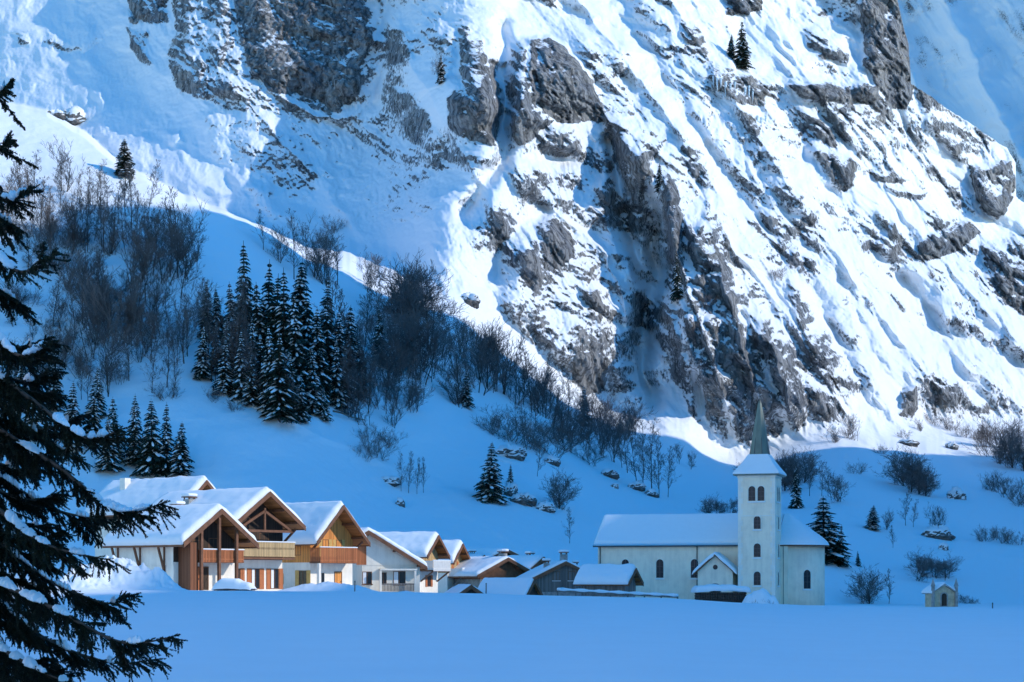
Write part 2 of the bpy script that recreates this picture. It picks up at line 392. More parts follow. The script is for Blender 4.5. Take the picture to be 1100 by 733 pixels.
zone([(556,270),(570,264),(582,282),(583,305),(576,318),(562,300)], .78, 4, 4, 8)
zone([(626,310),(644,312),(652,330),(646,346),(630,340)], .78, 3, 4, 6)
zone([(616,382),(640,378),(652,395),(648,422),(628,424),(614,410)], .9, 4, 5, 8)
zone([(656,140),(690,150),(730,180),(770,230),(800,290),(850,345),(876,392),(908,442),(904,474),(840,472),(790,484),(748,454),(720,402),(704,362),(714,300),(694,244),(668,190)], .56, 30, 4, 34)
zone([(672,170),(700,160),(728,200),(736,250),(724,276),(706,240)], .76, 6, 5, 12)
zone([(736,240),(756,236),(790,300),(800,360),(820,420),(806,440),(770,390),(744,310)], .68, 7, 6, 12)
zone([(800,330),(828,340),(856,392),(872,440),(868,470),(834,470),(816,420)], .62, 8, 6, 12)
zone([(864,404),(890,420),(904,448),(900,472),(868,472)], .64, 5, 5, 10)
zone([(842,268),(856,264),(872,300),(876,346),(862,352),(846,318)], .66, 8, 5, 10)
zone([(928,-50),(962,-50),(976,46),(980,92),(976,118),(958,116),(944,94),(930,70),(926,30)], .82, 16, 4, 14)
zone([(850,92),(880,88),(928,90),(944,94),(940,112),(900,110),(858,104)], .82, 9, 3, 8)
zone([(860,30),(876,28),(906,34),(918,58),(910,70),(884,64),(866,48)], .62, 8, 4, 10)
zone([(776,-50),(824,-50),(820,12),(800,18),(780,14)], .76, 7, 4, 8)
zone([(758,60),(776,70),(806,80),(826,96),(822,118),(796,112),(776,98),(760,82)], .68, 9, 4, 10)
zone([(732,20),(750,24),(758,44),(742,50),(730,36)], .6, 4, 4, 8)
zone([(863,156),(892,158),(920,172),(918,200),(904,211),(880,204),(866,180)], .7, 10, 4, 10)
zone([(926,182),(960,184),(978,190),(970,198),(940,196)], .55, 5, 4, 8)
zone([(948,196),(976,198),(1000,206),(992,216),(962,212)], .5, 5, 4, 8)
zone([(1040,176),(1062,170),(1086,172),(1092,196),(1088,214),(1070,236),(1052,222),(1044,200)], .7, 14, 4, 12)
zone([(984,262),(1010,246),(1040,236),(1052,250),(1034,268),(1004,282),(988,278)], .8, 10, 4, 10)
zone([(940,250),(962,240),(972,262),(960,284),(942,278)], .6, 8, 4, 10)
zone([(1054,262),(1082,254),(1220,250),(1220,330),(1100,338),(1078,328),(1060,300)], .74, 12, 4, 14)
zone([(952,312),(962,314),(990,336),(986,342),(966,332)], .72, 5, 3, 5)
zone([(966,420),(984,415),(986,440),(976,456),(966,446)], .7, 14, 3, 6)
zone([(1000,366),(1030,370),(1070,400),(1096,440),(1090,452),(1048,450),(1010,410)], .44, 7, 8, 14)
zone([(640,20),(720,60),(790,170),(850,260),(820,270),(760,190),(700,120),(650,70)], .40, 4, 12, 16)
zone([(770,120),(830,150),(880,240),(900,300),(870,270),(820,200)], .44, 4, 12, 14)
zone([(900,230),(950,260),(990,330),(960,330),(920,290)], .38, 3, 10, 12)
zone([(640,424),(700,446),(690,462),(650,452)], .5, 3, 6, 8)
# ---- ridges (+) and chutes (-): polyline, height (m), width (px); asym: steeper on the left/up side
RL = [([(596,228),(625,248),(651,276),(668,320),(680,378),(694,440)], 10, 9), ([(655,132),(700,158),(740,190),(790,270),(850,345),(905,440)], 8, 8),
 ([(620,0),(690,90),(760,190),(830,300),(890,400)], 9, 12), ([(720,0),(790,110),(860,220),(930,320),(1010,420)], 8, 12),
 ([(820,20),(900,130),(960,220),(1030,300),(1090,370)], 7, 12), ([(300,105),(340,125),(372,128)], 6, 6), ([(280,128),(330,180),(400,270)], 6, 14), ([(430,50),(470,120),(520,200),(540,250)], 5, 12),
 ([(760,230),(775,300),(800,380),(820,450)], 8, 7), ([(720,250),(745,330),(770,400),(790,470)], 7, 6), ([(690,170),(715,230),(730,290)], 7, 7), ([(800,300),(830,370),(850,440)], 6, 6), ([(780,-20),(850,80),(868,104)], 4, 9)]
GL = [([(700,180),(706,250),(704,300),(690,350),(690,400),(700,430)], 22, 12), ([(480,160),(500,220),(510,300),(500,340)], 8, 26), ([(650,-20),(730,110),(810,230),(880,330),(930,430),(960,460)], 9, 12),
 ([(840,110),(880,190),(950,290),(1030,400),(1070,440)], 8, 12), ([(540,30),(545,100),(540,170),(500,230)], 12, 10), ([(400,0),(415,50),(400,110)], 7, 9), ([(60,0),(140,90),(230,180),(262,236)], 7, 30),
 ([(560,0),(600,10),(660,40)], 8, 12), ([(655,150),(664,200),(680,260),(690,300)], 10, 7), ([(968,300),(1010,350),(1090,390)], 7, 10), ([(760,160),(800,240),(840,320)], 5, 8), ([(778,430),(790,484)], 3, 5), ([(812,425),(814,484)], 3, 5), ([(838,430),(850,484)], 3, 5), ([(866,440),(880,482)], 3, 5), ([(745,400),(762,470)], 3, 5), ([(725,330),(748,410),(752,440)], 4, 5), ([(795,330),(826,400),(834,450)], 4, 5), ([(920,60),(890,20),(870,-30)], 7, 12)]
rockd = np.zeros(PX.shape); rel = np.zeros(PX.shape)
for poly, dens, bulge, edge, rd in Z:
    xs = [p[0] for p in poly]; ys = [p[1] for p in poly]; mgn = 24
    c0 = max(int((min(xs)-mgn-gx[0])/STEP), 0); c1 = min(int((max(xs)+mgn-gx[0])/STEP)+1, PX.shape[1]); r0 = max(int((min(ys)-mgn-gy[0])/STEP), 0); r1 = min(int((max(ys)+mgn-gy[0])/STEP)+1, PX.shape[0])
    if c1 <= c0 or r1 <= r0: continue
    sl = (slice(r0, r1), slice(c0, c1))
    sd = poly_sd(poly, WX[sl], WY[sl])
    rockd[sl] = np.maximum(rockd[sl], dens*sstep(-edge, edge*0.5, sd))
    if bulge:
        tv_ = (max(ys)-WY[sl])/(max(ys)-max(min(ys), -10)+1e-6)
        hard = 0.4 if dens > .8 else 0.12
        b = sstep(-4, 3.0, sd)*hard + (1-hard)*sstep(0, 1, np.clip(sd, 0, rd)/rd)**0.7
        rel[sl] -= 0.85*bulge*b*(0.12+0.88*sstep(0, .42, tv_))
for pl, a, w in RL:
    d, s = line_d(pl); ww = np.where(s < 0, w*1.5, w*0.8); rel -= a*np.exp(-(d/ww))
for pl, a, w in GL:
    d, s = line_d(pl); rel += a*np.exp(-(d/w)**2); rockd *= 1 - 0.75*np.exp(-(d/(w*0.75))**2)
rel *= 0.15+0.85*sstep(2, 55, sh-PY)
# metres on the hill face
D0 = dl*(1-wup) + du*wup
MX = (PX-CX)/F*D0; MZ = (HY-PY)/F*D0
al = 0.62*MX - 0.78*MZ; ac = 0.78*MX + 0.62*MZ          # along / across the fall line
wob = 7*fbm(MX/34, MZ/34, 3, 31); wob2 = 7*fbm(MX/34, MZ/34, 3, 36)
qx = MX+wob; qz = MZ+wob2
def billow(x, y, n, seed, gain=.5):
    t_ = 0; s_ = 0; a_ = 1.0
    for k in range(n): s_ = s_+a_*np.abs(perlin(x, y, seed+k)); t_ += a_; a_ *= gain; x = x*2.1; y = y*2.1
    return s_/t_
big = ridged((ac+wob)/52, al/125, 4, 41) - 0.5
bl1 = billow((ac+wob)/30, al/52, 3, 46) - 0.25
bl2 = billow((qx+.3*qz)/11, (qz-.2*qx)/15, 3, 51) - 0.25
rk = .55*ridged((.88*qx+.47*qz)/3.6, (.88*qz-.47*qx)/17, 4, 61, .55) + .45*ridged((qx+.35*qz)/4.6, (qz-.3*qx)/5.5, 4, 66, .55) - 0.5
led = perlin((MX-0.5*MZ+wob)/26, (MZ+0.55*MX+wob2*1.5)/3.4, 71)
mic = fbm(MX/1.6, MZ/1.4, 3, 81, 0.6)
amp = np.interp(PX, [0, 250, 480, 640, 760, 1200], [0.5, 0.6, 0.7, 0.9, 1.0, 1.0])
bgz = np.clip(0.31 + 0.70*fbm(MX/34, MZ/26, 4, 91) + 0.10*(amp-0.5) + .35*np.clip(big, -.3, .5), 0, 0.62)
lsnow = np.interp(PX, [0, 200, 300], [0.45, 0.6, 1])
rockd = np.maximum(rockd, bgz*lsnow)
rockd = np.clip(rockd*(1+.35*fbm(MX/9, MZ/9, 3, 95)), 0, 1)
rr = 0.55*rockd*rockd + 0.45*rockd
rel_up = 1.25*rel - amp*19*big - amp*np.interp(PX, [600, 720], [17, 24])*(.5+.8*rockd)*bl1 - (.12+1.25*rockd)*amp*8.5*bl2 - rr*(6.2*rk + 1.0*led + 1.7*mic) - 0.30*(1-rockd)*mic - amp*1.1*(ridged((ac+wob)/7, al/16, 3, 57)-.5)
low_n = 3.8*fbm(MX/40, MZ/22, 4, 101) + 0.6*fbm(MX/6, MZ/4, 3, 103)
lowrough = np.clip(fbm(MX/22, MZ/22, 3, 107)*1.6, 0, 1)*0.5 + 0.15
rel_lo = -low_n - lowrough*0.5*fbm(MX/2.4, MZ/1.8, 3, 109)
for pl_, a_, w_ in [([(860,515),(930,555),(1010,588),(1110,602)], 4.5, 9), ([(900,500),(960,520),(1040,560),(1110,575)], 3, 8), ([(560,500),(640,520),(720,560)], 2.5, 10), ([(300,450),(420,500),(560,590)], 2.0, 9)]:
    d_, s_ = line_d(pl_); rel_lo = rel_lo - a_*np.exp(-(d_/np.where(s_ < 0, w_*3.0, w_*.8)))
D = (dl + rel_lo*sstep(660, 610, PY))*(1-wup) + (du + rel_up)*wup
# far side of the skyline: fold the sheet down behind the crest
sk = np.interp(PX, *zip(*SKY)) + 2.5*fbm(PX/9, PX*0+7.7, 3, 33)
over = np.clip(sk - PY, 0, None)
PYf = np.where(over > 0, sk + over*0.7, PY)
ir = np.clip(np.round((sk-gy[0])/STEP).astype(int), 0, len(gy)-1); ic = np.broadcast_to(np.arange(len(gx)), PX.shape)
D = np.where(over > 0, D[ir, ic] + 1.5*over + 4, D)
POS = np.stack([(PX-CX)/F*D, D, (HY-PYf)/F*D], -1)
# snow lies where the face is flat enough
tu = np.gradient(POS, axis=1); tv = np.gradient(POS, axis=0)
nrm = np.cross(tv, tu); nrm /= np.linalg.norm(nrm, axis=-1, keepdims=True)+1e-9
nrm *= np.sign(-(nrm*POS).sum(-1, keepdims=True))
nz = nrm[..., 2]
def box(a_, r):
    def run(v, ax):
        c_ = np.cumsum(np.concatenate([np.repeat(np.take(v, [0], ax), r+1, ax), v, np.repeat(np.take(v, [-1], ax), r, ax)], ax), ax); n_ = v.shape[ax]
        return (np.take(c_, range(2*r+1, 2*r+1+n_), ax)-np.take(c_, range(0, n_), ax))/(2*r+1)
    return run(run(a_, 0), 1)
conv = np.clip((box(D, 7)-D)/3.0, -1, 1)                    # proud of its surroundings: blown bare; hollow: filled
nz_s = .65*nz+.35*box(nz, 1)
T = 0.10 + 0.76*rockd + 0.10*fbm(MX/4, MZ/4, 3, 121) + 0.13*conv
sig_ = 1/(1+np.exp(-(T-nz_s)*9)); rock = 0.05 + rockd*(0.24+0.78*sig_) + .05*conv*rockd
rock = np.minimum(rock, .9) * sstep(0.10, 0.28, rockd) * wup
q = grid_quads(*PX.shape)
mountain = np_mesh('mountain_slope', POS.reshape(-1, 3), q, M['mountain'], attrs={'rock': rock})
tag(mountain, 'steep snowy rock mountain with a shaded meadow at its foot', 'mountain', kind='structure')

def G(px, py):                        # point on the slope seen at a photo pixel
    c = (px-gx[0])/STEP; r = (py-gy[0])/STEP
    c = min(max(c, 0), len(gx)-1.01); r = min(max(r, 0), len(gy)-1.01); i = int(r); j = int(c); a = r-i; b = c-j
    p = POS[i, j]*(1-a)*(1-b)+POS[i+1, j]*a*(1-b)+POS[i, j+1]*(1-a)*b+POS[i+1, j+1]*a*b
    return Vector(p)

# ---- the far mountain across the side valley, upper right
fx = np.arange(930, 1330, 1.6); fy = np.arange(-60, 480, 1.6); FX, FY = np.meshgrid(fx, fy)
fd = 1500 - (FX-1000)*1.15 - (FY-150)*0.9
fX = (FX-CX)/F*fd; fZ = (HY-FY)/F*fd
ta = .79*(.5*FX+.85*FY); tc = .79*(.87*FX-.5*FY)
fr = ridged(tc/48+0.25*fbm(fX/70, fZ/70, 3, 5), ta/420, 4, 141, .42)-0.5; fm = ridged(fX/22, fZ/30, 5, 151)-0.5
frd = np.clip(0.3+0.75*fbm(fX/70, fZ/60, 4, 161), 0, 0.75)
FDD = fd - 58*fr - 14*fm*(0.3+frd) - frd*4*fbm(fX/5, fZ/4, 4, 163, .6)
FP = np.stack([(FX-CX)/F*FDD, FDD, (HY-FY)/F*FDD], -1)
n2 = np.cross(np.gradient(FP, axis=0), np.gradient(FP, axis=1)); n2 /= np.linalg.norm(n2, axis=-1, keepdims=True); n2 *= np.sign(-(n2*FP).sum(-1, keepdims=True))
frk = 0.12+.55*np.clip(.45+1.0*fbm(tc/11, ta/42, 4, 167), 0, 1)*np.clip(.5+1.6*fbm(fX/90, fZ/70, 3, 169), .15, 1.2)
fm_o = np_mesh('far_mountain', FP.reshape(-1, 3), grid_quads(*FX.shape), M['mountain'], attrs={'rock': frk})
tag(fm_o, 'shaded blue snow face across the side valley, upper right', 'mountain', kind='structure')

# ---- valley floor: one sheet, out to the horizon
def zfloor(x, y):
    x = np.asarray(x, float); y = np.asarray(y, float)
    yy = np.clip(y, 45, None); px = np.clip(CX + F*x/yy, -200, 1300)
    pyc = np.interp(px, [-200,100,300,500,720,860,1000,1300], [631.5,633,635.5,638.5,643.5,650.5,653.5,657])
    zc = -(pyc-HY)/F*150
    z2 = np.interp(px, [100,500,600,800,1000], [-1.0,-1.65,-2.3,-3.0,-3.2])
    z3 = np.interp(px, [100,500,600,800,1000], [-1.5,-2.0,-2.7,-3.75,-3.9])
    z4 = np.interp(px, [100,500,600,800,1000], [-1.8,-2.4,-3.2,-4.3,-4.6])
    zn = -2.25
    t = np.clip((y-25)/125, 0, 1); za = zn+(zc-zn)*t
    zb = np.where(y < 200, zc+(z2-zc)*np.clip((y-150)/50, 0, 1), np.where(y < 245, z2+(z3-z2)*np.clip((y-200)/45, 0, 1), z3+(z4-z3)*np.clip((y-245)/60, 0, 1)))
    return np.where(y < 150, za, zb) + 0.09*fbm(x/7, y/16, 3, 171) + 0.14*fbm(x/28, y/34, 2, 173)
def nonuni(a, b, fine0, fine1, n, m):
    lo = fine0 - np.geomspace(1, 1+fine0-a, m)[::-1]+1; hi = fine1 + np.geomspace(1, 1+b-fine1, m)-1
    return np.concatenate([lo[:-1], np.linspace(fine0, fine1, n), hi[1:]])
sx = nonuni(-4000, 4000, -110, 110, 300, 26); sy = nonuni(-4000, 4000, 8, 300, 420, 26)
SX, SY = np.meshgrid(sx, sy)
ground = np_mesh('snow_field', np.stack([SX, SY, zfloor(SX, SY)], -1).reshape(-1, 3), grid_quads(*SX.shape)[:, ::-1], M['field_snow'])
tag(ground, 'smooth blue shaded snow field in front of the village', 'snow field', kind='structure')
def gz(x, y): return float(zfloor(np.array([x]), np.array([y]))[0])

# ---- unseen opposite ridge, off to the right, crest shaped to cast the valley shade
def sun_uh(p):
    u = p[0]*math.sin(_a) + p[1]*math.cos(_a); s = p[0]*math.cos(_a) - p[1]*math.sin(_a)
    return u, p[2] - s*math.tan(_e)
if globals().get('DEBUG'):
    for q_ in [(30,200),(120,230),(200,232),(280,248),(340,280),(400,305),(480,350),(560,400),(640,445),(720,490),(790,500),(860,480),(950,480),(1050,490),
               (0,500),(0,300),(100,300),(100,400),(300,500),(300,400),(480,590),(480,470),(600,590),(700,590),(900,590),(1050,590),(900,540),(1050,540), (300,130),(480,200),(600,300),(800,400),(1000,400)]:
        u_, h_ = sun_uh(G(*q_)); print('UH', q_, 'D %.0f u %.0f h %.0f' % (G(*q_)[1], u_, h_))
PROFILE = [(-400,-170),(-70,-110),(-10,20),(135,30),(147,37),(152,26),(200,27),(258,27),(267,70),(277,112),(300,150),(340,172),(392,188),(409,181),(463,181),(482,170),(492,150),(524,120),(542,104),(566,84),(584,56),(600,42),(625,24),(660,8),(720,0),(1100,-20)]  # crest heights fitted to the wanted shadow edge
S0 = 300.0
uu = np.arange(-400, 1101, 4.0); hh = np.interp(uu, *zip(*PROFILE)) + S0*math.tan(_e) + 7*fbm(uu/22, uu*0+.5, 5, 181, .6)*np.where((uu > 290), 1, .25)
vv = np.linspace(-1, 1, 41); UU, VV = np.meshgrid(uu, vv)
HH = np.interp(UU, uu, hh)
off = np.where(VV < 0, VV*150, VV*260)
prof = 1-np.abs(VV)**1.15
zz = -6 + (HH+6)*prof + 7*fbm(UU/40, VV*4, 4, 191)*(np.abs(VV) > 0.04)*np.clip(prof*3, 0, 1)
ss = S0 + off*(0.25+0.75*np.clip(HH/330, 0, 1.2))
RX = UU*math.sin(_a) + ss*math.cos(_a); RY = UU*math.cos(_a) - ss*math.sin(_a)
ridge_o = np_mesh('shade_ridge', np.stack([RX, RY, zz], -1).reshape(-1, 3), grid_quads(*UU.shape), M['mountain'], attrs={'rock': (0.45*(fbm(UU/25, VV*6, 4, 195) > 0.15)).astype(float)})
tag(ridge_o, 'unseen snowy ridge off to the right, shaped to shade the village', 'mountain', kind='structure')

# ---- unseen hillside added behind left of camera to bounce sunlight on the church walls
hx = np.linspace(0, 1, 60); hy = np.linspace(-700, 95, 90); HXg, HYg = np.meshgrid(hx, hy)
HZ = -6 + 340*HXg**1.1*(1+.12*fbm(HXg*5, HYg/90, 4, 205)) - 4*(HXg < .03)
hill = np_mesh('bounce_hillside', np.stack([-62-.10*np.abs(HYg)-245*HXg+14*fbm(HXg*4, HYg/60, 3, 207), HYg, HZ], -1).reshape(-1, 3), grid_quads(*HXg.shape), M['mountain'], attrs={'rock': np.zeros(HXg.shape)})
tag(hill, 'unseen snowy hillside added behind the camera to bounce sunlight', 'hillside', kind='structure')
# ================================================================== trees
def tri_tubes(segs):                  # thin three-sided twigs
    vs = []; fs = []
    for p0, p1, r0, r1 in segs:
        d = (p1-p0)
        if d.length < 1e-6: continue
        d.normalize(); a = d.cross(Vector((0.3, 0.9, 0.2))).normalized(); b = d.cross(a); n = len(vs)
        for p, r in ((p0, r0), (p1, r1)):
            for k in range(3):
                t = 2.0944*k; vs.append(p + a*(math.cos(t)*r) + b*(math.sin(t)*r))
        fs += [(n, n+1, n+4, n+3), (n+1, n+2, n+5, n+4), (n+2, n, n+3, n+5)]
    return vs, fs
def tubes_obj(name, segs, mat, parent):
    vs, fs = tri_tubes(segs)
    return np_mesh(name, np.array([tuple(v) for v in vs]), np.array(fs), mat, parent, smooth=False)
def rnd_dir(d, ang, rg):
    d = d.normalized(); a = d.cross(Vector((rg.uniform(-1,1), rg.uniform(-1,1), rg.uniform(-1,1)))).normalized()
    return (d*math.cos(ang) + a*math.sin(ang)).normalized()
def grow(rg, p, d, L, r, depth, out, spread, up, nb):
    """a limb of three bent pieces with side shoots"""
    n = 3; q = p; seg = []
    for k in range(n):
        d = (rnd_dir(d, rg.uniform(0.04, 0.2), rg) + Vector((0, 0, up))).normalized()
        e = q + d*(L/n); r1 = r*(0.82 if k < n-1 else 0.55)
        out[depth].append((q, e, r, r1)); seg.append((e, d, r1)); q = e; r = r1
    if depth == len(out)-1: return
    m = nb[min(depth, len(nb)-1)]
    for k in range(m):
        e, dd, rr = seg[rg.randrange(n)] if k else seg[-1]
        grow(rg, e - dd*(rg.random()*L/n), rnd_dir(dd, rg.uniform(*spread), rg), L*rg.uniform(.45, .68), max(rr*rg.uniform(.4, .6), .012), depth+1, out, spread, up, nb)
def bare_tree(name, seed, kind, label, cat='bare tree', group=None):
    rg = random.Random(seed); out = [[], [], [], [], []]
    root = empty(name, (0, 0, 0), 0, label, cat, group)
    if kind == 'tall':          # slim, upright
        p = Vector((0, 0, -1)); d = Vector((rg.uniform(-.06,.06), rg.uniform(-.06,.06), 1)); r = .11
        for k in range(9):
            e = p + d*1.2; out[0].append((p, e, r, r*.86)); r *= .86
            if k >= 2:
                for j in range(4): grow(rg, p+d*rg.random()*1.2, rnd_dir(d, rg.uniform(.5, .95), rg), rg.uniform(1.3, 2.4)*(1.25-k*.11), r*.5, 1, out, (.4,.85), .12, (4,3,3))
            p = e; d = rnd_dir(d, .07, rg)
    elif kind == 'round':       # fan of limbs from a short stem
        for s in range(rg.choice((2, 3, 4))):
            d = rnd_dir(Vector((0,0,1)), rg.uniform(.04, .33), rg); b = Vector((rg.uniform(-.4,.4), rg.uniform(-.4,.4), -1))
            grow(rg, b, d, 5.0, .085, 0, out, (.3,.75), .13, (6,5,4,3))
    elif kind == 'dense':       # round crown packed with twigs
        for s in range(rg.choice((2, 3))):
            d = rnd_dir(Vector((0,0,1)), rg.uniform(.04, .3), rg); b = Vector((rg.uniform(-.5,.5), rg.uniform(-.4,.4), -1))
            grow(rg, b, d, 4.2, .10, 0, out, (.4,.95), .08, (7,6,5,3))
    else:                       # low scrub of many stems
        for s in range(12):
            d = rnd_dir(Vector((0,0,1)), rg.uniform(.1, .9), rg); b = Vector((rg.uniform(-2.2,2.2), rg.uniform(-1.5,1.5), -.6))
            grow(rg, b, d, rg.uniform(2.5, 4.5), .06, 1, out, (.3,.8), .06, (6,5,4))
    for lv in out[2:]:
        for i, (a, b, r0, r1) in enumerate(lv): lv[i] = (a, b, max(r0, .017), max(r1, .011))
    if kind != 'scrub':
        tubes_obj('trunk', out[0] + out[1], M['bark'], root); tubes_obj('crown', out[2]+out[3]+out[4], M['twigs'], root)
    else:
        bpy.data.objects.remove(root); root = tubes_obj(name, out[1]+out[2]+out[3]+out[4], M['twigs'], None); tag(root, label, cat, group)
    return root
def quads_obj(name, polys, mat, parent, smooth=False):
    vs = []; fs = []
    for q in polys: n = len(vs); vs += [tuple(p) for p in q]; fs.append(tuple(range(n, n+len(q))))
    a = np.array(vs); f = np.array(fs); return np_mesh(name, a, f, mat, parent, smooth)
def conifer(name, seed, slim, snowy, label, group=None):
    """a 10 m spruce: trunk, drooping whorls of ragged sprays, snow lying on some"""
    rg = random.Random(seed); root = empty(name, (0, 0, 0), 0, label, 'spruce', group)
    tr = MB(); tr.tube((0,0,-1.2), (0,0,5), .16, .09, 7); tr.tube((0,0,5), (0,0,9.9), .09, .015, 6); tr.build('trunk', M['bark'], root, True)
    fo = []; sn = []
    n = 34
    for k in range(n):
        t = (k+rg.uniform(-.3,.3))/n; z = .5 + 9.3*t; R = (1-t)**0.85*slim + .10; R *= rg.uniform(.82, 1.1)
        if rg.random() < .10: R *= .6
        nb = int(7+4*(1-t))
        for j in range(nb):
            a = 2*math.pi*(j+rg.random()*.8)/nb + k*1.3; Rj = R*rg.choice((rg.uniform(.45,.8), rg.uniform(.8, 1.2), rg.uniform(.8,1.25)))
            if rg.random() < .06: continue
            dx, dy = math.cos(a), math.sin(a); px_, py_ = -dy, dx
            droop = rg.uniform(.30, .55)
            def P(s, w, dz=0): return Vector((dx*Rj*s + px_*w, dy*Rj*s + py_*w, z - droop*Rj*s*s*.9 + .12*Rj*s*(1-s) + dz))
            ns = 5
            for s in range(ns):                               # side sprays, pointed and hanging
                s0 = .12 + .86*s/ns; L = (.42*Rj+.12)*(1.0-.45*s0)*rg.uniform(.7, 1.25)
                for sg in (-1, 1):
                    b0 = P(s0, 0); b1 = P(min(s0+.22, 1.02), 0); tip = P(s0+.24, sg*L, -rg.uniform(.10, .34)*L-.06)
                    mid = (b0+tip)*.5 + Vector((0,0,-.03)) ; fo.append((b0, b1, tip, mid + Vector((rg.uniform(-.04,.04), rg.uniform(-.04,.04), -.10*L))))
            fo.append((P(.75, -.05), P(1.0, -.02, -.03), P(1.16, 0, -.06), P(.98, .06, -.02)))
            fo.append((P(.1, 0), P(.6, .03, -.22*Rj*.6), P(.95, 0, -.12), P(.5, -.02, .02)))
            if rg.random() < snowy:
                w = (.16*Rj+.05)*rg.uniform(.7, 1.4); s0 = rg.uniform(.25, .5); s1 = rg.uniform(.75, 1.02)
                sn.append((P(s0, -w*.5, .04), P(s1, -w*.6, .03), P((s0+s1)/2, 0, .14+.05*Rj), P(s0-.08, 0, .10))); sn.append((P(s0, w*.5, .04), P(s0-.08, 0, .10), P((s0+s1)/2, 0, .14+.05*Rj), P(s1, w*.6, .03)))
                sn.append((P(s1, -w*.6, .03), P(s1+.10, 0, .0), P(s1, w*.6, .03), P((s0+s1)/2, 0, .14+.05*Rj)))
    cr = quads_obj('crown', fo+sn, M['needles'], root); cr.data.materials.append(M['snow'])
    mi = np.zeros(len(fo)+len(sn), dtype=np.int32); mi[len(fo):] = 1; cr.data.polygons.foreach_set('material_index', mi)
    return root
TALL = [bare_tree('bare_tree', 100+i, 'tall', 'x') for i in range(4)]
ROUND = [bare_tree('bare_tree', 200+i, 'round', 'x') for i in range(4)]
SCRUB = [bare_tree('leafless_shrub', 300+i, 'scrub', 'x', 'shrub') for i in range(4)]
DARKC = [conifer('spruce_tree', 400+i, (1.25,1.55,1.85,1.4,1.7)[i], (.25,.42,.3,.5,.2)[i], 'x') for i in range(5)]
SNOWC = [conifer('spruce_tree', 450+i, (1.6,1.85,2.1,1.5)[i], (.6,.5,.7,.42)[i], 'x') for i in range(4)]
DENSE = [bare_tree('bare_tree', 250+i, 'dense', 'x') for i in range(3)]
HGT = {}
for pool in (TALL, ROUND, SCRUB, DARKC, SNOWC, DENSE):
    for r_ in pool: HGT[r_] = max(max(v.co.z for v in c.data.vertices) for c in ([r_] if r_.data else r_.children))
_used = set(); rp = random.Random(99)
def plant(pool, px, py, hpx, label, group=None, wide=1.0, cat=None):
    src = rp.choice(pool); base = G(px, py)
    if src in _used: o = copy_tree(src)
    else: o = src; _used.add(src)
    h = hpx*base.y/F; s = h/HGT[src]
    o.location = base - Vector((0, 0, .1)); o.scale = (s*wide, s*wide, s); o.rotation_euler = (rp.uniform(-.06,.06), rp.uniform(-.06,.06), rp.uniform(0, 6.28))
    o['label'] = label
    if cat: o['category'] = cat
    if group: o['group'] = group
    elif 'group' in o.keys(): del o['group']
    return o
def cluster(pool, pts, label, group, jit=4, wide=(.9, 1.15)):
    for p in pts:
        plant(pool, p[0]+rp.uniform(-jit, jit), p[1]+rp.uniform(-jit, jit), p[2]*rp.uniform(.88, 1.1), label, group, rp.uniform(*wide))
# --- single spruces
plant(DARKC, 134, 190, 42, 'lone dark spruce on the sunlit snowy shoulder, casting a shadow', None, 2.1)
plant(SNOWC[:1]+DARKC[:1], 526, 537, 63, 'lone spruce standing on the shaded open meadow left of the church', None, 1.75)
plant(SNOWC, 500, 436, 42, 'small snow-dusted spruce at the lower edge of the bare wood mid slope', None, 1.3)
plant(DARKC, 797, 74, 52, 'tall dark spruce on the high sunlit ledge above the icicles', None, 1.3)
plant(DARKC, 785, 62, 26, 'small spruce beside the tall one on the high ledge', None, 1.4)
plant(DARKC, 886, 602, 70, 'dark full spruce close behind the right end of the church', None, 2.5)
plant(DARKC, 902, 607, 44, 'shorter dark spruce between the church apse and a taller spruce', None, 1.3)
plant(DARKC, 856, 546, 46, 'dark spruce among bare trees right of the church tower', None, 1.3)
plant(DARKC, 922, 608, 17, 'tiny spruce on open snow right of the church', None, 1.2)
plant(DARKC, 937, 569, 27, 'squat dark evergreen on the open snow slope right of the church', None, 2.6)
plant(DARKC, 628, 458, 44, 'dark spruce in the bare wood below the central buttress', None, 1.3)
plant(DARKC, 548, 520, 22, 'small dark spruce just right of the lone meadow spruce', None, 1.2)
plant(DARKC, 728, 322, 52, 'dark spruce clinging to the rock wall of the central ravine', None, 1.1)
plant(DARKC, 708, 206, 32, 'small spruce on the dark rock above the ravine', None, 1.2)
plant(DARKC, 474, 90, 32, 'small spruce on the rock left of the grey buttress high up', None, 1.2)
plant(DARKC, 407, 392, 62, 'dark spruce standing apart at the right side of the spruce wood', None, 1.2)
# --- spruce wood in the middle of the slope
sp_d = [(262,392,120),(250,388,90),(278,402,108),(308,424,142),(320,438,115),(330,412,108),(340,428,98),(354,418,104),(345,398,92),(366,424,92),(286,394,108),(318,398,118),(376,412,78),(224,362,66),(234,372,70),(296,410,118),(270,415,80),(240,400,60),(384,428,60)]
cluster(DARKC+SNOWC[-1:], sp_d, 'tall dark spruce in the dense spruce wood on the shaded slope', 'spruces in the wood mid slope', 3, (1.0, 1.3))
sp_s = [(240,420,60),(258,430,70),(270,438,60),(316,446,76),(336,446,70),(372,430,60),(232,398,54),(218,405,62),(292,438,90),(302,452,105),(346,432,82),(362,438,76),(325,452,50),(350,452,40),(282,428,70)]
cluster(SNOWC, sp_s, 'snow-laden spruce on the lower front edge of the dense spruce wood', 'snowy spruces at the front of the wood', 3, (1.1, 1.35))
sp_l = [(105,445,58),(60,440,70),(40,470,80),(75,482,70),(100,474,66),(20,440,60),(125,492,72)]
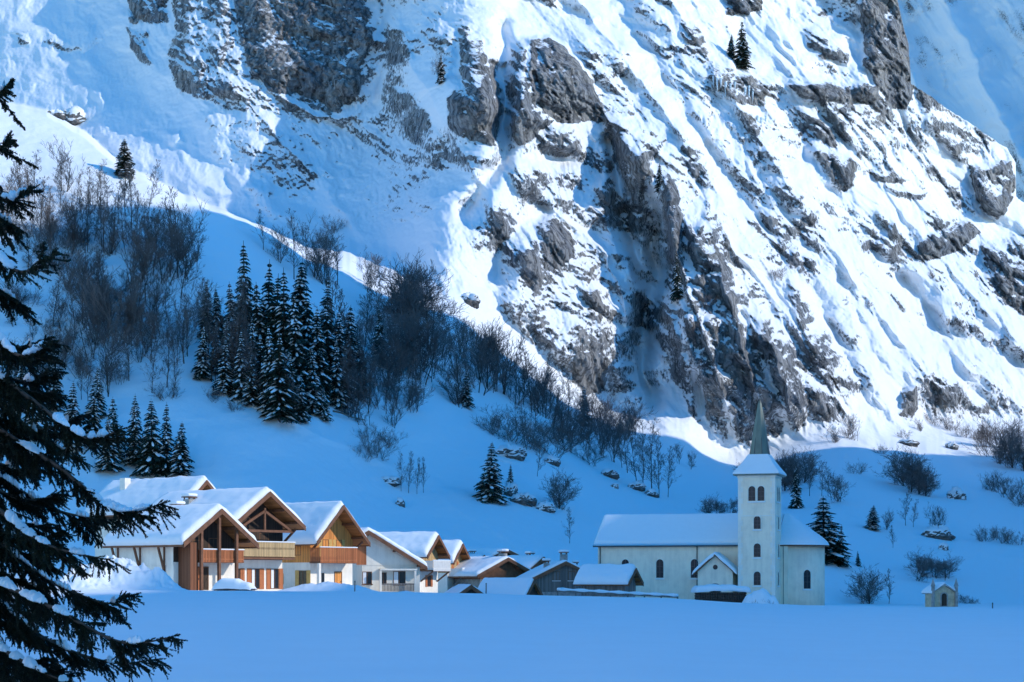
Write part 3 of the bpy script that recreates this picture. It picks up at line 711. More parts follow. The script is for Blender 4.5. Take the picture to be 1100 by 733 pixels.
cluster(SNOWC, sp_l, 'snow-dusted spruce on the shaded slope behind the big foreground spruce', 'spruces behind the foreground tree', 3, (1.1, 1.4))
cluster(DARKC+SNOWC, [(145,500,72),(165,508,76),(179,508,74),(192,510,60),(158,498,50),(115,505,60)], 'dark spruce in the clump above the roof of the leftmost chalet', 'spruces above the left chalet', 2, (1.15, 1.5))
#--
def scatter(n, box, h, slope=0):
    x0, x1, y0, y1 = box; L = []
    for k in range(n):
        t = (k+rp.random())/n; x = x0+(x1-x0)*t; L.append((x, y0+(y1-y0)*rp.random()+slope*(x-x0), rp.uniform(*h)))
    return L
cluster(TALL, [(230,412,70),(246,418,76),(262,425,80),(276,436,74),(312,452,70),(372,440,80),(386,436,78),(396,446,66),(255,400,100),(226,380,80),(352,400,100)], 'bare tree standing in between the spruces of the dense wood', 'bare trees inside the spruce wood', 3)
cluster(TALL, [(230,412,70),(246,418,76),(262,425,80),(276,436,74),(312,452,70),(372,440,80),(386,436,78),(396,446,66),(255,400,100),(226,380,80),(352,400,100)], 'bare tree standing in between the spruces of the dense wood', 'bare trees inside the spruce wood', 3)
cluster(TALL+ROUND[:1], scatter(30, (10, 165, 190, 250), (38, 64), .24), 'bare grey tree in the sunlit stand along the upper left shoulder', 'bare trees on the left shoulder')
cluster(TALL+ROUND, scatter(14, (12, 215, 235, 310), (50, 80), .2), 'bare tree in the upper wood just inside the shade of the left shoulder', 'bare trees of the upper left wood', 6, (1.0, 1.35))
cluster(TALL+ROUND, scatter(16, (60, 205, 310, 400), (52, 82), .05), 'bare tree in the thin wood between upper stand and lower spruces', 'bare trees of the middle left wood', 6, (1.0, 1.35))
cluster(TALL+ROUND, scatter(16, (485, 620, 395, 462), (48, 74), .15), 'bare tree in the wood edge running down to the buttress', 'bare trees along the wood edge', 5, (1.0, 1.35))
cluster(TALL+ROUND, scatter(12, (375, 470, 370, 440), (60, 90)), 'bare tree in the wood right beside the dense spruces', 'bare trees right of the spruces', 5, (1.0, 1.3))
cluster(ROUND+SCRUB, scatter(17, (10, 150, 250, 335), (28, 46), .1), 'leafless grey thicket tree below the left shoulder, half in shade', 'thicket trees below the left shoulder')
cluster(TALL+ROUND, [(158,285,78),(168,292,85),(180,296,88),(190,300,90),(203,296,80),(196,280,68),(212,290,62),(150,300,60),(172,268,50)], 'tall bare tree in the dark stand left of the spruce wood', 'bare trees left of the spruce wood')
cluster(TALL+ROUND+SCRUB[:1], scatter(24, (80, 195, 340, 430), (48, 82)), 'bare tree in the loose stand on the shaded slope left of the spruces', 'bare trees on the lower left slope', 5)
cluster(SCRUB+ROUND, scatter(22, (10, 125, 320, 425), (26, 50)), 'leafless shrub on the shaded slope behind the foreground spruce', 'shrubs on the lower left slope', 5)
cluster(TALL+ROUND, [(315,302,78),(328,306,70),(352,312,84),(338,296,70),(362,306,60),(300,282,52),(283,270,46)], 'tall bare tree rising above the top of the spruce wood', 'bare trees above the spruce wood', 2)
cluster(ROUND, [(393,312,50),(401,309,44)], 'slender bare tree on open snow just right of the wood top', 'bare pair right of the wood top', 1)
cluster(DENSE+ROUND[:1], [(438,352,84),(450,362,92),(462,376,92),(446,345,70),(470,384,70)], 'broad round-crowned bare tree at the right edge of the wood', 'round bare trees right of the wood', 2, (1.0, 1.25))
cluster(TALL, [(463,410,50),(467,404,44)], 'thin bare tree below the round-crowned trees', 'thin bare pair below the round trees', 1)
cluster(ROUND+TALL+SCRUB, scatter(20, (372, 448, 385, 455), (38, 74), .1), 'bare tree in the brown thicket right of the spruce wood', 'bare thicket right of the spruces', 4)
cluster(SCRUB, [(392,492,24),(404,490,28),(396,478,30),(418,478,22),(180,430,30),(230,432,22),(255,440,20)], 'low leafless shrub on the snow below the wood', 'shrubs below the wood', 2)
cluster(TALL+ROUND, [(494,412,66),(502,400,60),(512,408,62),(522,416,70),(530,420,66),(540,424,60),(498,380,44),(516,395,56),(547,428,50)], 'bare tree in the stand on the mid slope above the small snowy spruce', 'bare trees mid slope', 2)
cluster(TALL+ROUND, [(552,430,64),(562,436,68),(570,440,72),(580,440,66),(590,446,64),(602,452,60),(612,450,50),(585,425,50)], 'bare tree in the stand at the foot of the central buttress', 'bare trees under the buttress', 3)
cluster(SCRUB, [(545,470,40),(558,478,40),(575,484,40),(592,488,36),(608,482,36),(622,480,40),(640,478,40),(655,470,36),(535,462,30),(630,500,28)], 'leafless shrub in the brown belt below the central buttress', 'shrubs below the buttress', 3, (1.1, 1.5))
cluster(DENSE+TALL, [(684,522,78),(692,528,84),(700,532,80),(709,534,66),(717,536,52),(676,510,62)], 'bare tree in the dense clump upslope left of the church tower', 'bare clump left of the tower', 2)
cluster(TALL+ROUND, [(624,470,52),(634,478,54),(646,488,50),(656,498,48),(668,506,50),(610,470,50),(598,462,52),(640,466,44)], 'bare tree in the dark belt between the buttress foot and the dense clump', 'bare belt under the rocks', 4)
cluster(SCRUB+ROUND, [(650,460,40),(662,462,44),(672,470,46),(660,480,36),(684,466,34),(640,448,34),(730,500,24),(742,502,22)], 'leafless shrub where the snow meets the rock left of the tower', 'shrubs at the rock foot', 3)
cluster(TALL, [(430,528,42),(438,530,52),(447,530,44),(455,529,38)], 'slender bare tree in the small group alone on the open meadow', 'four bare trees on the meadow', 1, (.8, 1.0))
plant(DENSE, 600, 546, 46, 'round bare bush-like tree on the meadow between spruce and church', None, 1.2)
plant(TALL, 612, 584, 40, 'slim bare tree just above the village roofs', None, 1.0)
plant(TALL, 577, 512, 42, 'thin bare tree beside dark boulders on the meadow', None, .8)
cluster(DENSE, [(762,556,26),(772,556,28),(783,556,26)], 'small round bare tree right behind the church roof by the tower', 'bare trees behind the nave roof', 1)
cluster(DENSE+TALL, [(846,528,52),(856,530,50),(868,534,46),(880,536,44),(893,538,46),(905,540,36),(840,520,44),(866,520,40)], 'bare tree in the belt right of the church tower', 'bare trees right of the tower', 3)
cluster(DENSE+TALL[:1], [(968,524,44),(978,528,48),(988,532,40),(996,534,34),(983,520,40)], 'bare tree in the clump on the snow slope upper right of the church', 'clump on the right slope', 2)
cluster(TALL+ROUND, [(974,566,38),(982,566,30),(952,570,26),(1002,570,32),(1012,572,26),(960,588,28)], 'pale bare tree in the loose row midway on the right slope', 'loose row on the right slope', 2)
plant(DENSE, 934, 650, 46, 'bare spreading tree standing at the field edge right of the church', None, 1.25)
plant(TALL, 955, 650, 40, 'faint thin bare tree beside the spreading tree at the field edge', None, 1.1)
cluster(DENSE, [(990,618,34),(1003,620,36),(1016,622,34),(982,624,24)], 'dark round bare tree in the clump above the small oratory', 'clump above the oratory', 2, (1.1, 1.35))
cluster(SCRUB, [(1035,650,16),(1044,652,14)], 'dark leafless shrub beside the small oratory', 'shrubs beside the oratory', 1)
cluster(SCRUB, [(1058,580,22),(1066,580,20),(1078,584,18),(1090,586,16)], 'low dark shrub in the line near the right edge', 'shrub line at the right', 2)
cluster(DENSE+SCRUB, [(1068,492,44),(1078,498,46),(1090,502,52),(1098,506,44),(1060,482,34),(1082,484,40)], 'bare tree in the thicket at the right edge where sun meets shade', 'thicket at the right edge', 2)
cluster(SCRUB, [(1062,526,22),(1074,530,24),(1086,536,26),(1097,542,26)], 'shaded shrub in the dark line below the right edge thicket', 'dark shrub line at the right edge', 2)
cluster(SCRUB, [(918,508,20),(945,488,14),(988,462,18),(1004,455,16),(1022,462,24),(1034,468,16),(916,474,26),(898,474,20),(1048,474,18),(972,472,14),(800,508,16),(830,505,20),(912,460,18)], 'small leafless shrub on the sunlit snow at the foot of the right wall', 'shrubs at the sunlit foot', 2)
cluster(SCRUB, [(356,250,20),(345,262,20),(470,80,20),(760,330,18),(835,300,16),(1002,300,12),(930,330,12),(850,230,12),(742,360,18)], 'small shrub clinging high on the snowy rock face', 'shrubs on the rock face', 2)
for pool in (TALL, ROUND, SCRUB, DARKC, SNOWC, DENSE):
    for r_ in pool:
        if r_ not in _used:
            for k in list(r_.children): bpy.data.objects.remove(k)
            bpy.data.objects.remove(r_)

# ================================================================== boulders and fallen logs
def boulder(px, py, w, h, label, snow=.55, seed=0, group=None):
    b = G(px, py); sc = b.y/F; rg = np.random.RandomState(seed+5)
    nt_, npn = 28, 15; th = np.linspace(0, 2*np.pi, nt_, endpoint=False); ph = np.linspace(-1.2, 1.5, npn)
    T_, P_ = np.meshgrid(th, ph); r = 1+0.75*fbm(np.cos(T_)*1.6+seed*3.1, np.sin(T_)*1.6+P_*1.7, 4, 200+seed)+.2*np.round(2*fbm(np.cos(T_)*2+seed, P_*2+np.sin(T_), 2, 230+seed))/2
    X = r*np.cos(P_)*np.cos(T_)*w/2*sc; Y = r*np.cos(P_)*np.sin(T_)*w*.42*sc; Zc = r*np.sin(P_)*h*.62*sc + h*.10*sc
    i = np.arange(npn*nt_).reshape(npn, nt_); q = np.stack([i[:-1].ravel(), np.roll(i, -1, 1)[:-1].ravel(), np.roll(i, -1, 1)[1:].ravel(), i[1:].ravel()], 1)
    root = np_mesh('boulder', np.stack([X, Y, Zc], -1).reshape(-1, 3), q, M['rockm'], None, False)
    root.location = b; tag(root, label, 'boulder', group)
    k0 = int(npn*(1-snow)); up = (ph[k0:]-ph[k0])/(1.5-ph[k0])
    eg = up[:, None] - .40*np.clip(.5+fbm(np.cos(th)*2.2+seed, np.sin(th)*2.2, 3, 260+seed), 0, 1)[None]
    k = .99 + .04*sstep(0, .2, eg)
    SXs = X[k0:]*k; SYs = Y[k0:]*k; SZs = Zc[k0:] + np.where(eg > 0, h*sc*.13*np.sqrt(np.clip(eg, 0, 1)), -.12)
    n2_ = len(up); i = np.arange(n2_*nt_).reshape(n2_, nt_); q2 = np.stack([i[:-1].ravel(), np.roll(i, -1, 1)[:-1].ravel(), np.roll(i, -1, 1)[1:].ravel(), i[1:].ravel()], 1)
    np_mesh('snow_cap', np.stack([SXs, SYs, SZs], -1).reshape(-1, 3), q2, M['snow'], root, True)
    return root
BL = [(78,132,32,18,'big snow-capped boulder on the crest of the sunlit left shoulder'),(60,126,18,9,'low snow-covered boulder beside the big one on the left shoulder'),
 (505,326,24,12,'snow-topped boulder alone on the open snow above the bare stand'),(548,490,34,14,'dark boulder just above the lone meadow spruce'),(592,498,18,9,'small dark boulder right of the thin meadow tree'),
 (654,512,18,10,'dark boulder alone on open snow left of the bare clump'),(660,524,9,6,'small stone below a lone boulder on the meadow'),(685,526,20,10,'dark boulder in the pair below the bare clump'),(700,533,14,9,'snow-capped lower boulder at the foot of the bare clump'),
 (420,519,22,8,'low dark boulder beside the four bare trees on the meadow'),(430,543,9,10,'tiny dark stump-like rock on the open meadow'),(562,540,30,12,'long dark rock ledge right of the lone meadow spruce'),(586,548,22,10,'broken rock at the end of the ledge by the round bare tree'),
 (548,532,16,14,'upright dark rock beside the lone meadow spruce'),(1008,578,30,14,'large rounded snow-covered boulder on the right slope'),(1028,536,18,14,'lone rock with snow top on the right slope'),(1022,482,14,8,'small rock at the sun line on the right slope'),(975,478,22,8,'flat dark rock at the sun line left of the shrubs'),
 (1014,590,10,8,'small rock just below the large snowy boulder'),(345,410,16,9,'rock at the right foot of the spruce wood'),(945,300,14,6,'small block on the sunlit right wall')]
for i, (x, y, w, h, l) in enumerate(BL[:-2]): boulder(x, y, w, h, l, .5 if i % 3 else .62, i)
def log_(p0, p1, r, label):
    a = G(*p0); b = G(*p1); a.z += 1.2; b.z += .8; m = MB(); d = b-a
    for k in range(4): m.tube(a+d*(k/4)+Vector((0,0,.12*math.sin(k*2))), a+d*((k+1)/4)+Vector((0,0,.12*math.sin(k*2+2))), r*(1-.12*k), r*(1-.12*(k+1)), 8)
    o = m.build('fallen_trunk', M['palebark'], None, True); return tag(o, label, 'fallen trunk')
log_((352,440), (398,424), .22, 'pale fallen trunk rising to the right at the foot of the wood')
log_((348,430), (384,427), .18, 'snowy fallen trunk lying almost level at the foot of the wood')
log_((358,448), (392,456), .2, 'fallen trunk sloping down right below the wood')
log_((412,333), (424,341), .3, 'short broken trunk on the open snow left of the round trees')

def icicle(px, py, hpx):
    p = G(px, py); s_ = p.y/F; L = hpx*s_; m = MB(); n = 6; r = .55
    for k in range(n): m.tube((.05*math.sin(k*2), 0, -L*k/n), (.05*math.sin(k*2+2), 0, -L*(k+1)/n), r*(1-k/n)+.04, r*(1-(k+1)/n)+.04, 8)
    o_ = m.build('icicle', M['ice'], None, True); o_.location = p + Vector((0, -1.6, 1.0)); return tag(o_, 'long pale icicle hanging from the high rock ledge below the tall spruce', 'icicle', 'icicles on the high ledge')
for a_ in [(766,86,12),(770,88,16),(774,88,10),(779,92,20),(784,94,14),(789,92,9),(800,98,18),(804,96,22),(808,100,13),(813,128,14),(817,130,18),(822,128,11)]: icicle(*a_)
# ================================================================== buildings
def snow_gable(xL, xR, zL, zA, zR, y0, y1, th, seed=0, xA=0.0, out=.18):
    """thick rounded snow lying on a gable roof (local coordinates)"""
    na, nb = 49, 41
    def edge(t, w): return np.clip(1-np.clip((w-t)/w, 0, 1)**2.6, 0, 1)**.5
    a = np.linspace(xL-out, xR+out, na); b = np.linspace(y0+.02, y1+out, nb); A, B = np.meshgrid(a, b)
    roof = np.where(A < xA, zA+(zL-zA)*np.clip((xA-A)/(xA-xL+1e-6), 0, 1.1), zA+(zR-zA)*np.clip((A-xA)/(xR-xA+1e-6), 0, 1.1))
    roof = roof - .16*np.exp(-((A-xA)/.55)**2)
    dx = np.minimum(A-a[0], a[-1]-A); dy = np.minimum(B-b[0], b[-1]-B)
    t = th*np.minimum(edge(dx, .75), edge(dy, .6))*(1+.22*fbm(A/2.2+seed*3.7, B/2.6, 3, 300+seed)+.10*fbm(A/.7+seed, B/.8, 2, 330+seed)) 
    wx_ = np.clip(1-dx/.5, 0, 1); wy_ = np.clip(1-dy/.5, 0, 1)
    xo = A + np.sign(A-xA)*wx_*.16*fbm(B/.9+seed, B*0+2.2, 3, 340+seed); yo = B + np.where(B < (y0+y1)/2, -1, 1)*wy_*.14*fbm(A/.8+seed, A*0+4.4, 3, 345+seed)
    top = np.stack([xo, yo, roof+.02+t], -1).reshape(-1, 3)
    # skirt: goes back under to the roof
    i = np.arange(na*nb).reshape(nb, na); ring = np.concatenate([i[0], i[1:, -1], i[-1, -2::-1], i[-2:0:-1, 0]])
    sk_ = top[ring].copy(); cen = np.array([(xL+xR)/2, (y0+y1)/2, 0]); sk_[:, :2] += (cen[:2]-sk_[:, :2])*.03; sk_[:, 2] -= .03
    n = len(ring); base = len(top); j = np.arange(n); jn = (j+1) % n
    return np.concatenate([top, sk_]), np.concatenate([grid_quads(nb, na), np.stack([ring[j], ring[jn], base+jn, base+j], 1)])
def hidden_pt(*a): return None
class Face:
    """box helper on a wall: u along the wall, v up, n outwards"""
    def __init__(s, kind, at): s.k = kind; s.at = at
    def box(s, mb, u0, u1, v0, v1, n0, n1):
        if s.k == 'front': mb.box(u0, u1, s.at-n1, s.at-n0, v0, v1)
        elif s.k == 'left': mb.box(s.at-n1, s.at-n0, u0, u1, v0, v1)
        elif s.k == 'right': mb.box(s.at+n0, s.at+n1, u0, u1, v0, v1)
def window(root, fc, u, v, w, h, shutters=None, frame='frame', sill=None, cross=True, curtain=False):
    f = MB(); t = .07
    fc.box(f, u-w/2, u-w/2+t, v, v+h, -.02, .05); fc.box(f, u+w/2-t, u+w/2, v, v+h, -.02, .05)
    fc.box(f, u-w/2+t, u+w/2-t, v, v+t, -.02, .05); fc.box(f, u-w/2+t, u+w/2-t, v+h-t, v+h, -.02, .05)
    if cross: fc.box(f, u-.025, u+.025, v+t, v+h-t, -.02, .045)
    win = f.build('window', M[frame], root)
    p = MB(); fc.box(p, u-w/2+t, u+w/2-t, v+t, v+h-t, 0.002, .014); p.build('pane', M['glass'], win)
    if curtain:
        c = MB(); fc.box(c, u-w/2+t, u-w/2+w*.4, v+t, v+h-t, .016, .022); c.build('curtain', M['curtain'], win)
    if sill:
        s_ = MB(); fc.box(s_, u-w/2-.1, u+w/2+.1, v-.09, v-.003, 0.0, .16); s_.build('sill', M[sill], win)
    if shutters:
        for sg in (-1, 1):
            s_ = MB(); a = u+sg*(w/2+.03); b = a+sg*w*.5; lo, hi = min(a, b), max(a, b)
            fc.box(s_, lo, hi, v-.02, v+h+.02, .01, .06); fc.box(s_, lo+.03, hi-.03, v+h*.2, v+h*.2+.09, .06, .085); fc.box(s_, lo+.03, hi-.03, v+h*.75, v+h*.75+.09, .06, .085)
            s_.build('shutter', M[shutters], root)
    return win
def door(root, fc, u, v, w, h, mat='wood_red', frame='frame_brown'):
    f = MB(); fc.box(f, u-w/2-.1, u-w/2, v, v+h+.1, 0.0, .06); fc.box(f, u+w/2, u+w/2+.1, v, v+h+.1, 0.0, .06); fc.box(f, u-w/2, u+w/2, v+h, v+h+.1, 0.0, .055)
    d = MB(); fc.box(d, u-w/2, u+w/2, v, v+h, .004, .03); fc.box(d, u-w*.33, u-w*.05, v+.2, v+h*.45, .03, .045); fc.box(d, u+w*.05, u+w*.33, v+.2, v+h*.45, .03, .045); fc.box(d, u-w*.33, u+w*.33, v+h*.55, v+h*.9, .03, .045)
    do = d.build('door', M[mat], root); f.build('frame', M[frame], do)
    h_ = MB(); fc.box(h_, u+w*.36, u+w*.42, v+h*.46, v+h*.52, .03, .09); h_.build('handle', M['metal'], do); return do
def balcony(root, x0, x1, yf, y_in, z, mat, hgt=1.0, carved=False, snow=True):
    """deck from the wall (y_in) out to yf, railing round it"""
    m = MB(); m.box(x0, x1, yf, y_in, z-.2, z); b = m.build('balcony', M['wood_trim'], root)
    r = MB(); r.box(x0, x1, yf-.05, yf+.02, z+hgt-.1, z+hgt); r.box(x0, x1, yf-.045, yf+.015, z+.08, z+.18)
    n = int((x1-x0)/.17)
    for k in range(n):
        x = x0+.04+(x1-x0-.08)*(k+.5)/n
        if carved: r.box(x-.075, x+.075, yf-.03, yf+.0, z+.18, z+hgt*.52); r.box(x-.045, x+.045, yf-.03, yf+.0, z+hgt*.52, z+hgt*.66); r.box(x-.075, x+.075, yf-.03, yf+.0, z+hgt*.66, z+hgt-.1)
        else: r.box(x-.062, x+.062, yf-.03, yf+.0, z-.16, z+hgt-.1)
    for xs in (x0, x1-.07):
        r.box(xs, xs+.07, yf+.02, y_in-.01, z+hgt-.1, z+hgt); m2 = int((y_in-yf)/.17)
        for k in range(m2): y = yf+.05+(y_in-yf-.1)*(k+.5)/max(m2, 1); r.box(xs+.02, xs+.05, y-.062, y+.062, z-.12, z+hgt-.1)
    r.build('railing', M[mat], b)
    if snow:
        s_ = MB(); s_.box(x0-.04, x1+.04, yf-.10, yf+.06, z+hgt+.002, z+hgt+.12); s_.build('snow', M['roof_snow'], b, True, .05)
    return b
def chalet(name, D, apx, apy, by, phi, Wd, eave_drop, L, split, low, up, label, og=1.5, os=.8, th=.75, xL=None, xR=None, cat='chalet', group=None, zbase=None, seed=0, ogb=.8, soffit='wood_soffit', eaveR=None, snowcover=True):
    """gable house: apex pixel (apx, apy) at distance D, base row by; eave_drop = apex height - eave height at the wall"""
    phi = RAD(phi); zb = -(by-HY)/F*D if zbase is None else zbase
    apz = (HY-apy)/F*D - th*.8; H = apz-zb
    # the front apex (including overhang og) is what sits at the pixel: push the wall back by og
    fx_, fy_ = math.sin(phi), -math.cos(phi)
    ap = W(apx, by, D); org = Vector((ap.x-fx_*og, ap.y-fy_*og, zb))
    root = empty(name, org, phi, label, cat, group)
    xL = -Wd/2 if xL is None else xL; xR = Wd/2 if xR is None else xR
    pit = eave_drop/max(-xL if eaveR is None else xR, .1); zA = H-.2
    zl = zA-pit*(-xL); zr = zA-pit*xR
    info = dict(root=root, H=H, zA=zA, zl=zl, zr=zr, xL=xL, xR=xR, pit=pit, L=L, front=Face('front', 0), left=Face('left', xL))
    m = MB(); m.box(xL, xR, 0, L, -2.5, min(split, min(zl, zr))) ; m.build('wall', M[low], root)
    sp = min(split, min(zl, zr))
    u = MB(); u.prism_y([(xL-.04, sp+.003), (xR+.04, sp+.003), (xR+.04, zr-.06), (0, zA-.04), (xL-.04, zl-.06)], -.04, L+.04); u.build('upper_wall', M[up], root)
    # roof: two slabs, bargeboards, purlins
    r = MB(); t = .2
    for sg, xe in ((-1, xL-os), (1, xR+os)):
        ze = zA-pit*abs(xe); prof = [(0, zA), (xe, ze), (xe, ze+t), (0, zA+t)]
        if sg > 0: prof = [(p[0]+.003, p[1]) for p in prof]
        r.prism_y(prof, -og, L+ogb)
    ro = r.build('roof', M[soffit], root)
    bb = MB()
    for xe in (xL-os, xR+os):
        ze = zA-pit*abs(xe); bb.prism_y([(0, zA-.20), (xe, ze-.20), (xe, ze+t+.10), (0, zA+t+.10)], -og-.12, -og-.005)
    bb.build('bargeboard', M['wood_trim'], ro)
    ev = MB()
    for xe in (xL-os, xR+os):
        ze = zA-pit*abs(xe); ev.box(min(xe, xe-.05*np.sign(-xe)), max(xe, xe-.05*np.sign(-xe)), -og, L+ogb, ze-.12, ze+t-.02)
    ev.build('fascia', M['wood_trim'], ro)
    for fx0 in (-.96, -.5, 0, .5, .96):
        x = (-xL if fx0 < 0 else xR)*fx0; z = zA-pit*abs(x)-.02
        p = MB(); p.box(x-.11, x+.11, -og+.1, 0.0, z-.30, z-.04); p.build('purlin', M['wood_trim'], ro)
    if snowcover:
        v, q_ = snow_gable(xL-os, xR+os, zA-pit*(os-xL)+t, zA+t, zA-pit*(xR+os)+t, -og-.05, L+ogb, th, seed)
        np_mesh('snow', v, q_, M['roof_snow'], ro)
    info['ro'] = ro; return info
def chimney(info, x, y, w, h, mat='stone', cap=True):
    z = info['zA']-info['pit']*abs(x); m = MB(); m.box(x-w/2, x+w/2, y-w/2, y+w/2, z-.3, z+h); c = m.build('chimney', M[mat], info['ro'], False, .02)
    if cap:
        k = MB(); k.box(x-w/2-.14, x+w/2+.14, y-w/2-.14, y+w/2+.14, z+h+.18, z+h+.27)
        for a in (-1, 1):
            for b in (-1, 1): k.box(x+a*w*.4-.05, x+a*w*.4+.05, y+b*w*.4-.05, y+b*w*.4+.05, z+h+.003, z+h+.18)
        k.build('cap', M['wood_trim'], c); s_ = MB(); s_.box(x-w/2-.2, x+w/2+.2, y-w/2-.2, y+w/2+.2, z+h+.274, z+h+.62); s_.build('snow', M['roof_snow'], c, True, .15)
# ---- C1: front chalet with the open dark timber gable
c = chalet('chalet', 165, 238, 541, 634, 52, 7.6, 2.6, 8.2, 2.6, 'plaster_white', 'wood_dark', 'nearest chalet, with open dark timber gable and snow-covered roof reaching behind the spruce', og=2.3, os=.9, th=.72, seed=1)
r = c['root']; fr = c['front']; lf = c['left']
for x in (-2.2, 0.0, 2.2):
    p = MB(); p.box(x-.13, x+.13, -2.1, -1.84, -.5, c['zA']-c['pit']*abs(x)-.02); p.build('post', M['wood_trim'], r)
balcony(r, -2.05, 3.3, -1.8, -.06, 2.75, 'wood_red', 1.0)
p = MB(); p.box(-3.3, -2.4, -1.7, -.06, -.5, 4.4); p.build('stair_enclosure', M['wood_brown'], r)
door(r, fr, -1.2, .0, 1.0, 2.1); window(r, fr, -1.0, 3.1, 1.1, 1.6, None, 'frame_brown', None, True, True); window(r, fr, 1.1, 3.0, 1.3, 1.9, None, 'frame_brown', None, True, True)
door(r, fr, -.1, .0, .9, 2.1, 'wood_dark')
window(r, lf, 5.0, .5, 1.6, .75, None, 'frame_brown'); window(r, lf, 6.9, 1.0, 1.2, 1.0, 'wood_red', 'frame_brown')
for y in (1.2, 4.6, 7.8):
    b = MB(); b.beam((c['xL']-.02, y, 1.5), (c['xL']-.9, y, c['zl']-.55), .16, .2); b.beam((c['xL']-.1, y, 1.3), (c['xL']-.1, y, c['zl']-.2), .16, .16, (0,1,0)); b.build('brace', M['wood_trim'], r)
chimney(c, 1.0, 5.0, .8, 1.3)
m = MB(); m.box(c['xL']-.062, c['xL']-.043, .02, c['L']-.02, 2.3, c['zl']-.12); m.build('side_plaster', M['plaster_white'], r)
m = MB(); m.box(c['xL']-.055, c['xL']-.041, .02, c['L']-.02, -2, 2.297) if False else m.box(c['xL']-.02, c['xL']-.004, .02, c['L']-.02, -1.0, 2.28); m.build('plinth', M['plaster_white'], r)
# ---- C2
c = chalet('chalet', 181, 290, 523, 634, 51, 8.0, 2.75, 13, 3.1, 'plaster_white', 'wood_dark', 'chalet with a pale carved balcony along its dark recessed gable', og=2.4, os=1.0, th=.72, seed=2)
r = c['root']; fr = c['front']
balcony(r, -3.9, 4.2, -1.7, -.06, 3.35, 'wood_tan', 1.55, True)
for x in (-2.5, .2, 2.9): window(r, fr, x, .1, 1.15, 2.1, 'wood_red', 'frame_brown', None, True, True)
window(r, fr, -1.6, 4.0, 1.3, 1.9, None, 'frame_brown'); window(r, fr, 1.4, 4.0, 1.3, 1.9, None, 'frame_brown')
b = MB(); b.beam((-4.0, -1.6, 6.0), (0, -1.6, 8.1), .2, .25); b.beam((4.0, -1.6, 6.0), (0, -1.6, 8.1), .2, .25); b.beam((0,-1.6, 6.1), (0,-1.6,8.4), .2, .2, (0,1,0)); b.beam((-4.0,-1.6,6.05), (4.0,-1.6,6.05), .2, .25); b.build('roof_truss', M['wood_trim'], r)
for sg in (-1, 1):
    b = MB(); b.beam((sg*4.1, -.05, 4.9), (sg*4.1, -1.9, 6.3), .18, .2); b.build('brace', M['wood_trim'], r)
chimney(c, 1.2, 3.2, .9, .9); chimney(c, -2.2, 7.5, .9, 1.2)
# ---- C3 orange
c = chalet('chalet', 199, 369, 538, 635, 50, 6.6, 3.3, 12.5, 3.2, 'plaster_white', 'wood_orange', 'tall chalet clad in orange boards with a red-brown front balcony', og=1.9, os=.9, th=.7, seed=3)
r = c['root']; fr = c['front']; lf = c['left']
balcony(r, -3.5, 2.3, -1.75, -.06, 3.3, 'wood_red', 1.55)
window(r, fr, -1.0, 3.9, 1.0, 1.9, 'wood_yellow', 'frame_brown'); window(r, fr, 1.1, 3.9, .9, 1.9, 'wood_yellow', 'frame_brown')
door(r, fr, 1.0, 0, 1.0, 2.1, 'wood_orange'); window(r, fr, -1.7, .8, 1.2, 1.3, None, 'frame')
window(r, lf, 5.6, .75, 1.2, 1.2, 'wood_yellow', 'frame_brown'); window(r, lf, 1.2, .3, 1.2, 2.0, 'wood_yellow', 'frame_brown'); window(r, lf, 2.0, 4.0, .9, 1.1, None, 'frame_brown')
for sg in (-1, 1):
    b = MB(); b.beam((sg*3.3, -.05, 4.5), (sg*3.3, -1.6, 5.6), .18, .2); b.build('brace', M['wood_trim'], r)
pst = MB(); pst.box(-3.6, -3.3, -1.7, -1.42, -.5, 3.1); pst.build('post', M['plaster_white'], r)
# ---- cream house with the long sloping roof
c = chalet('cream_house', 209, 396, 566, 636, 16, 8.0, 3.85, 9, 7.0, 'plaster', 'plaster', 'cream rendered house whose long roof slopes down beside the orange chalet', og=.9, os=.7, th=.65, xL=-.6, xR=6.4, cat='house', seed=4, eaveR=True)
r = c['root']; fr = c['front']
window(r, fr, -.0, .9, 1.15, 1.5, None, 'frame_brown', 'wood_trim', True, True); window(r, fr, 3.9, .75, 1.5, 1.7, None, 'frame_brown', None, True, True); window(r, fr, 2.0, .9, .7, 1.4, None, 'frame_brown')
m = MB(); m.box(1.4, 5.9, -.9, -.02, 2.55, 2.75); m.box(5.55, 5.8, -.85, -.6, -.5, 2.546); m.box(1.35, 1.6, -.85, -.6, -.5, 2.546); m.build('porch', M['plaster'], r)
m = MB(); m.box(1.62, 5.53, -.85, -.75, .85, 1.0)
for k in range(22): m.box(1.7+k*.175, 1.8+k*.175, -.82, -.78, .1, .85)
m.build('porch_railing', M['wood_grey'], r)
m = MB(); m.box(-1.3, -.1, -.06, -.005, 3.2, 5.4); m.build('board_panel', M['wood_red'], r)
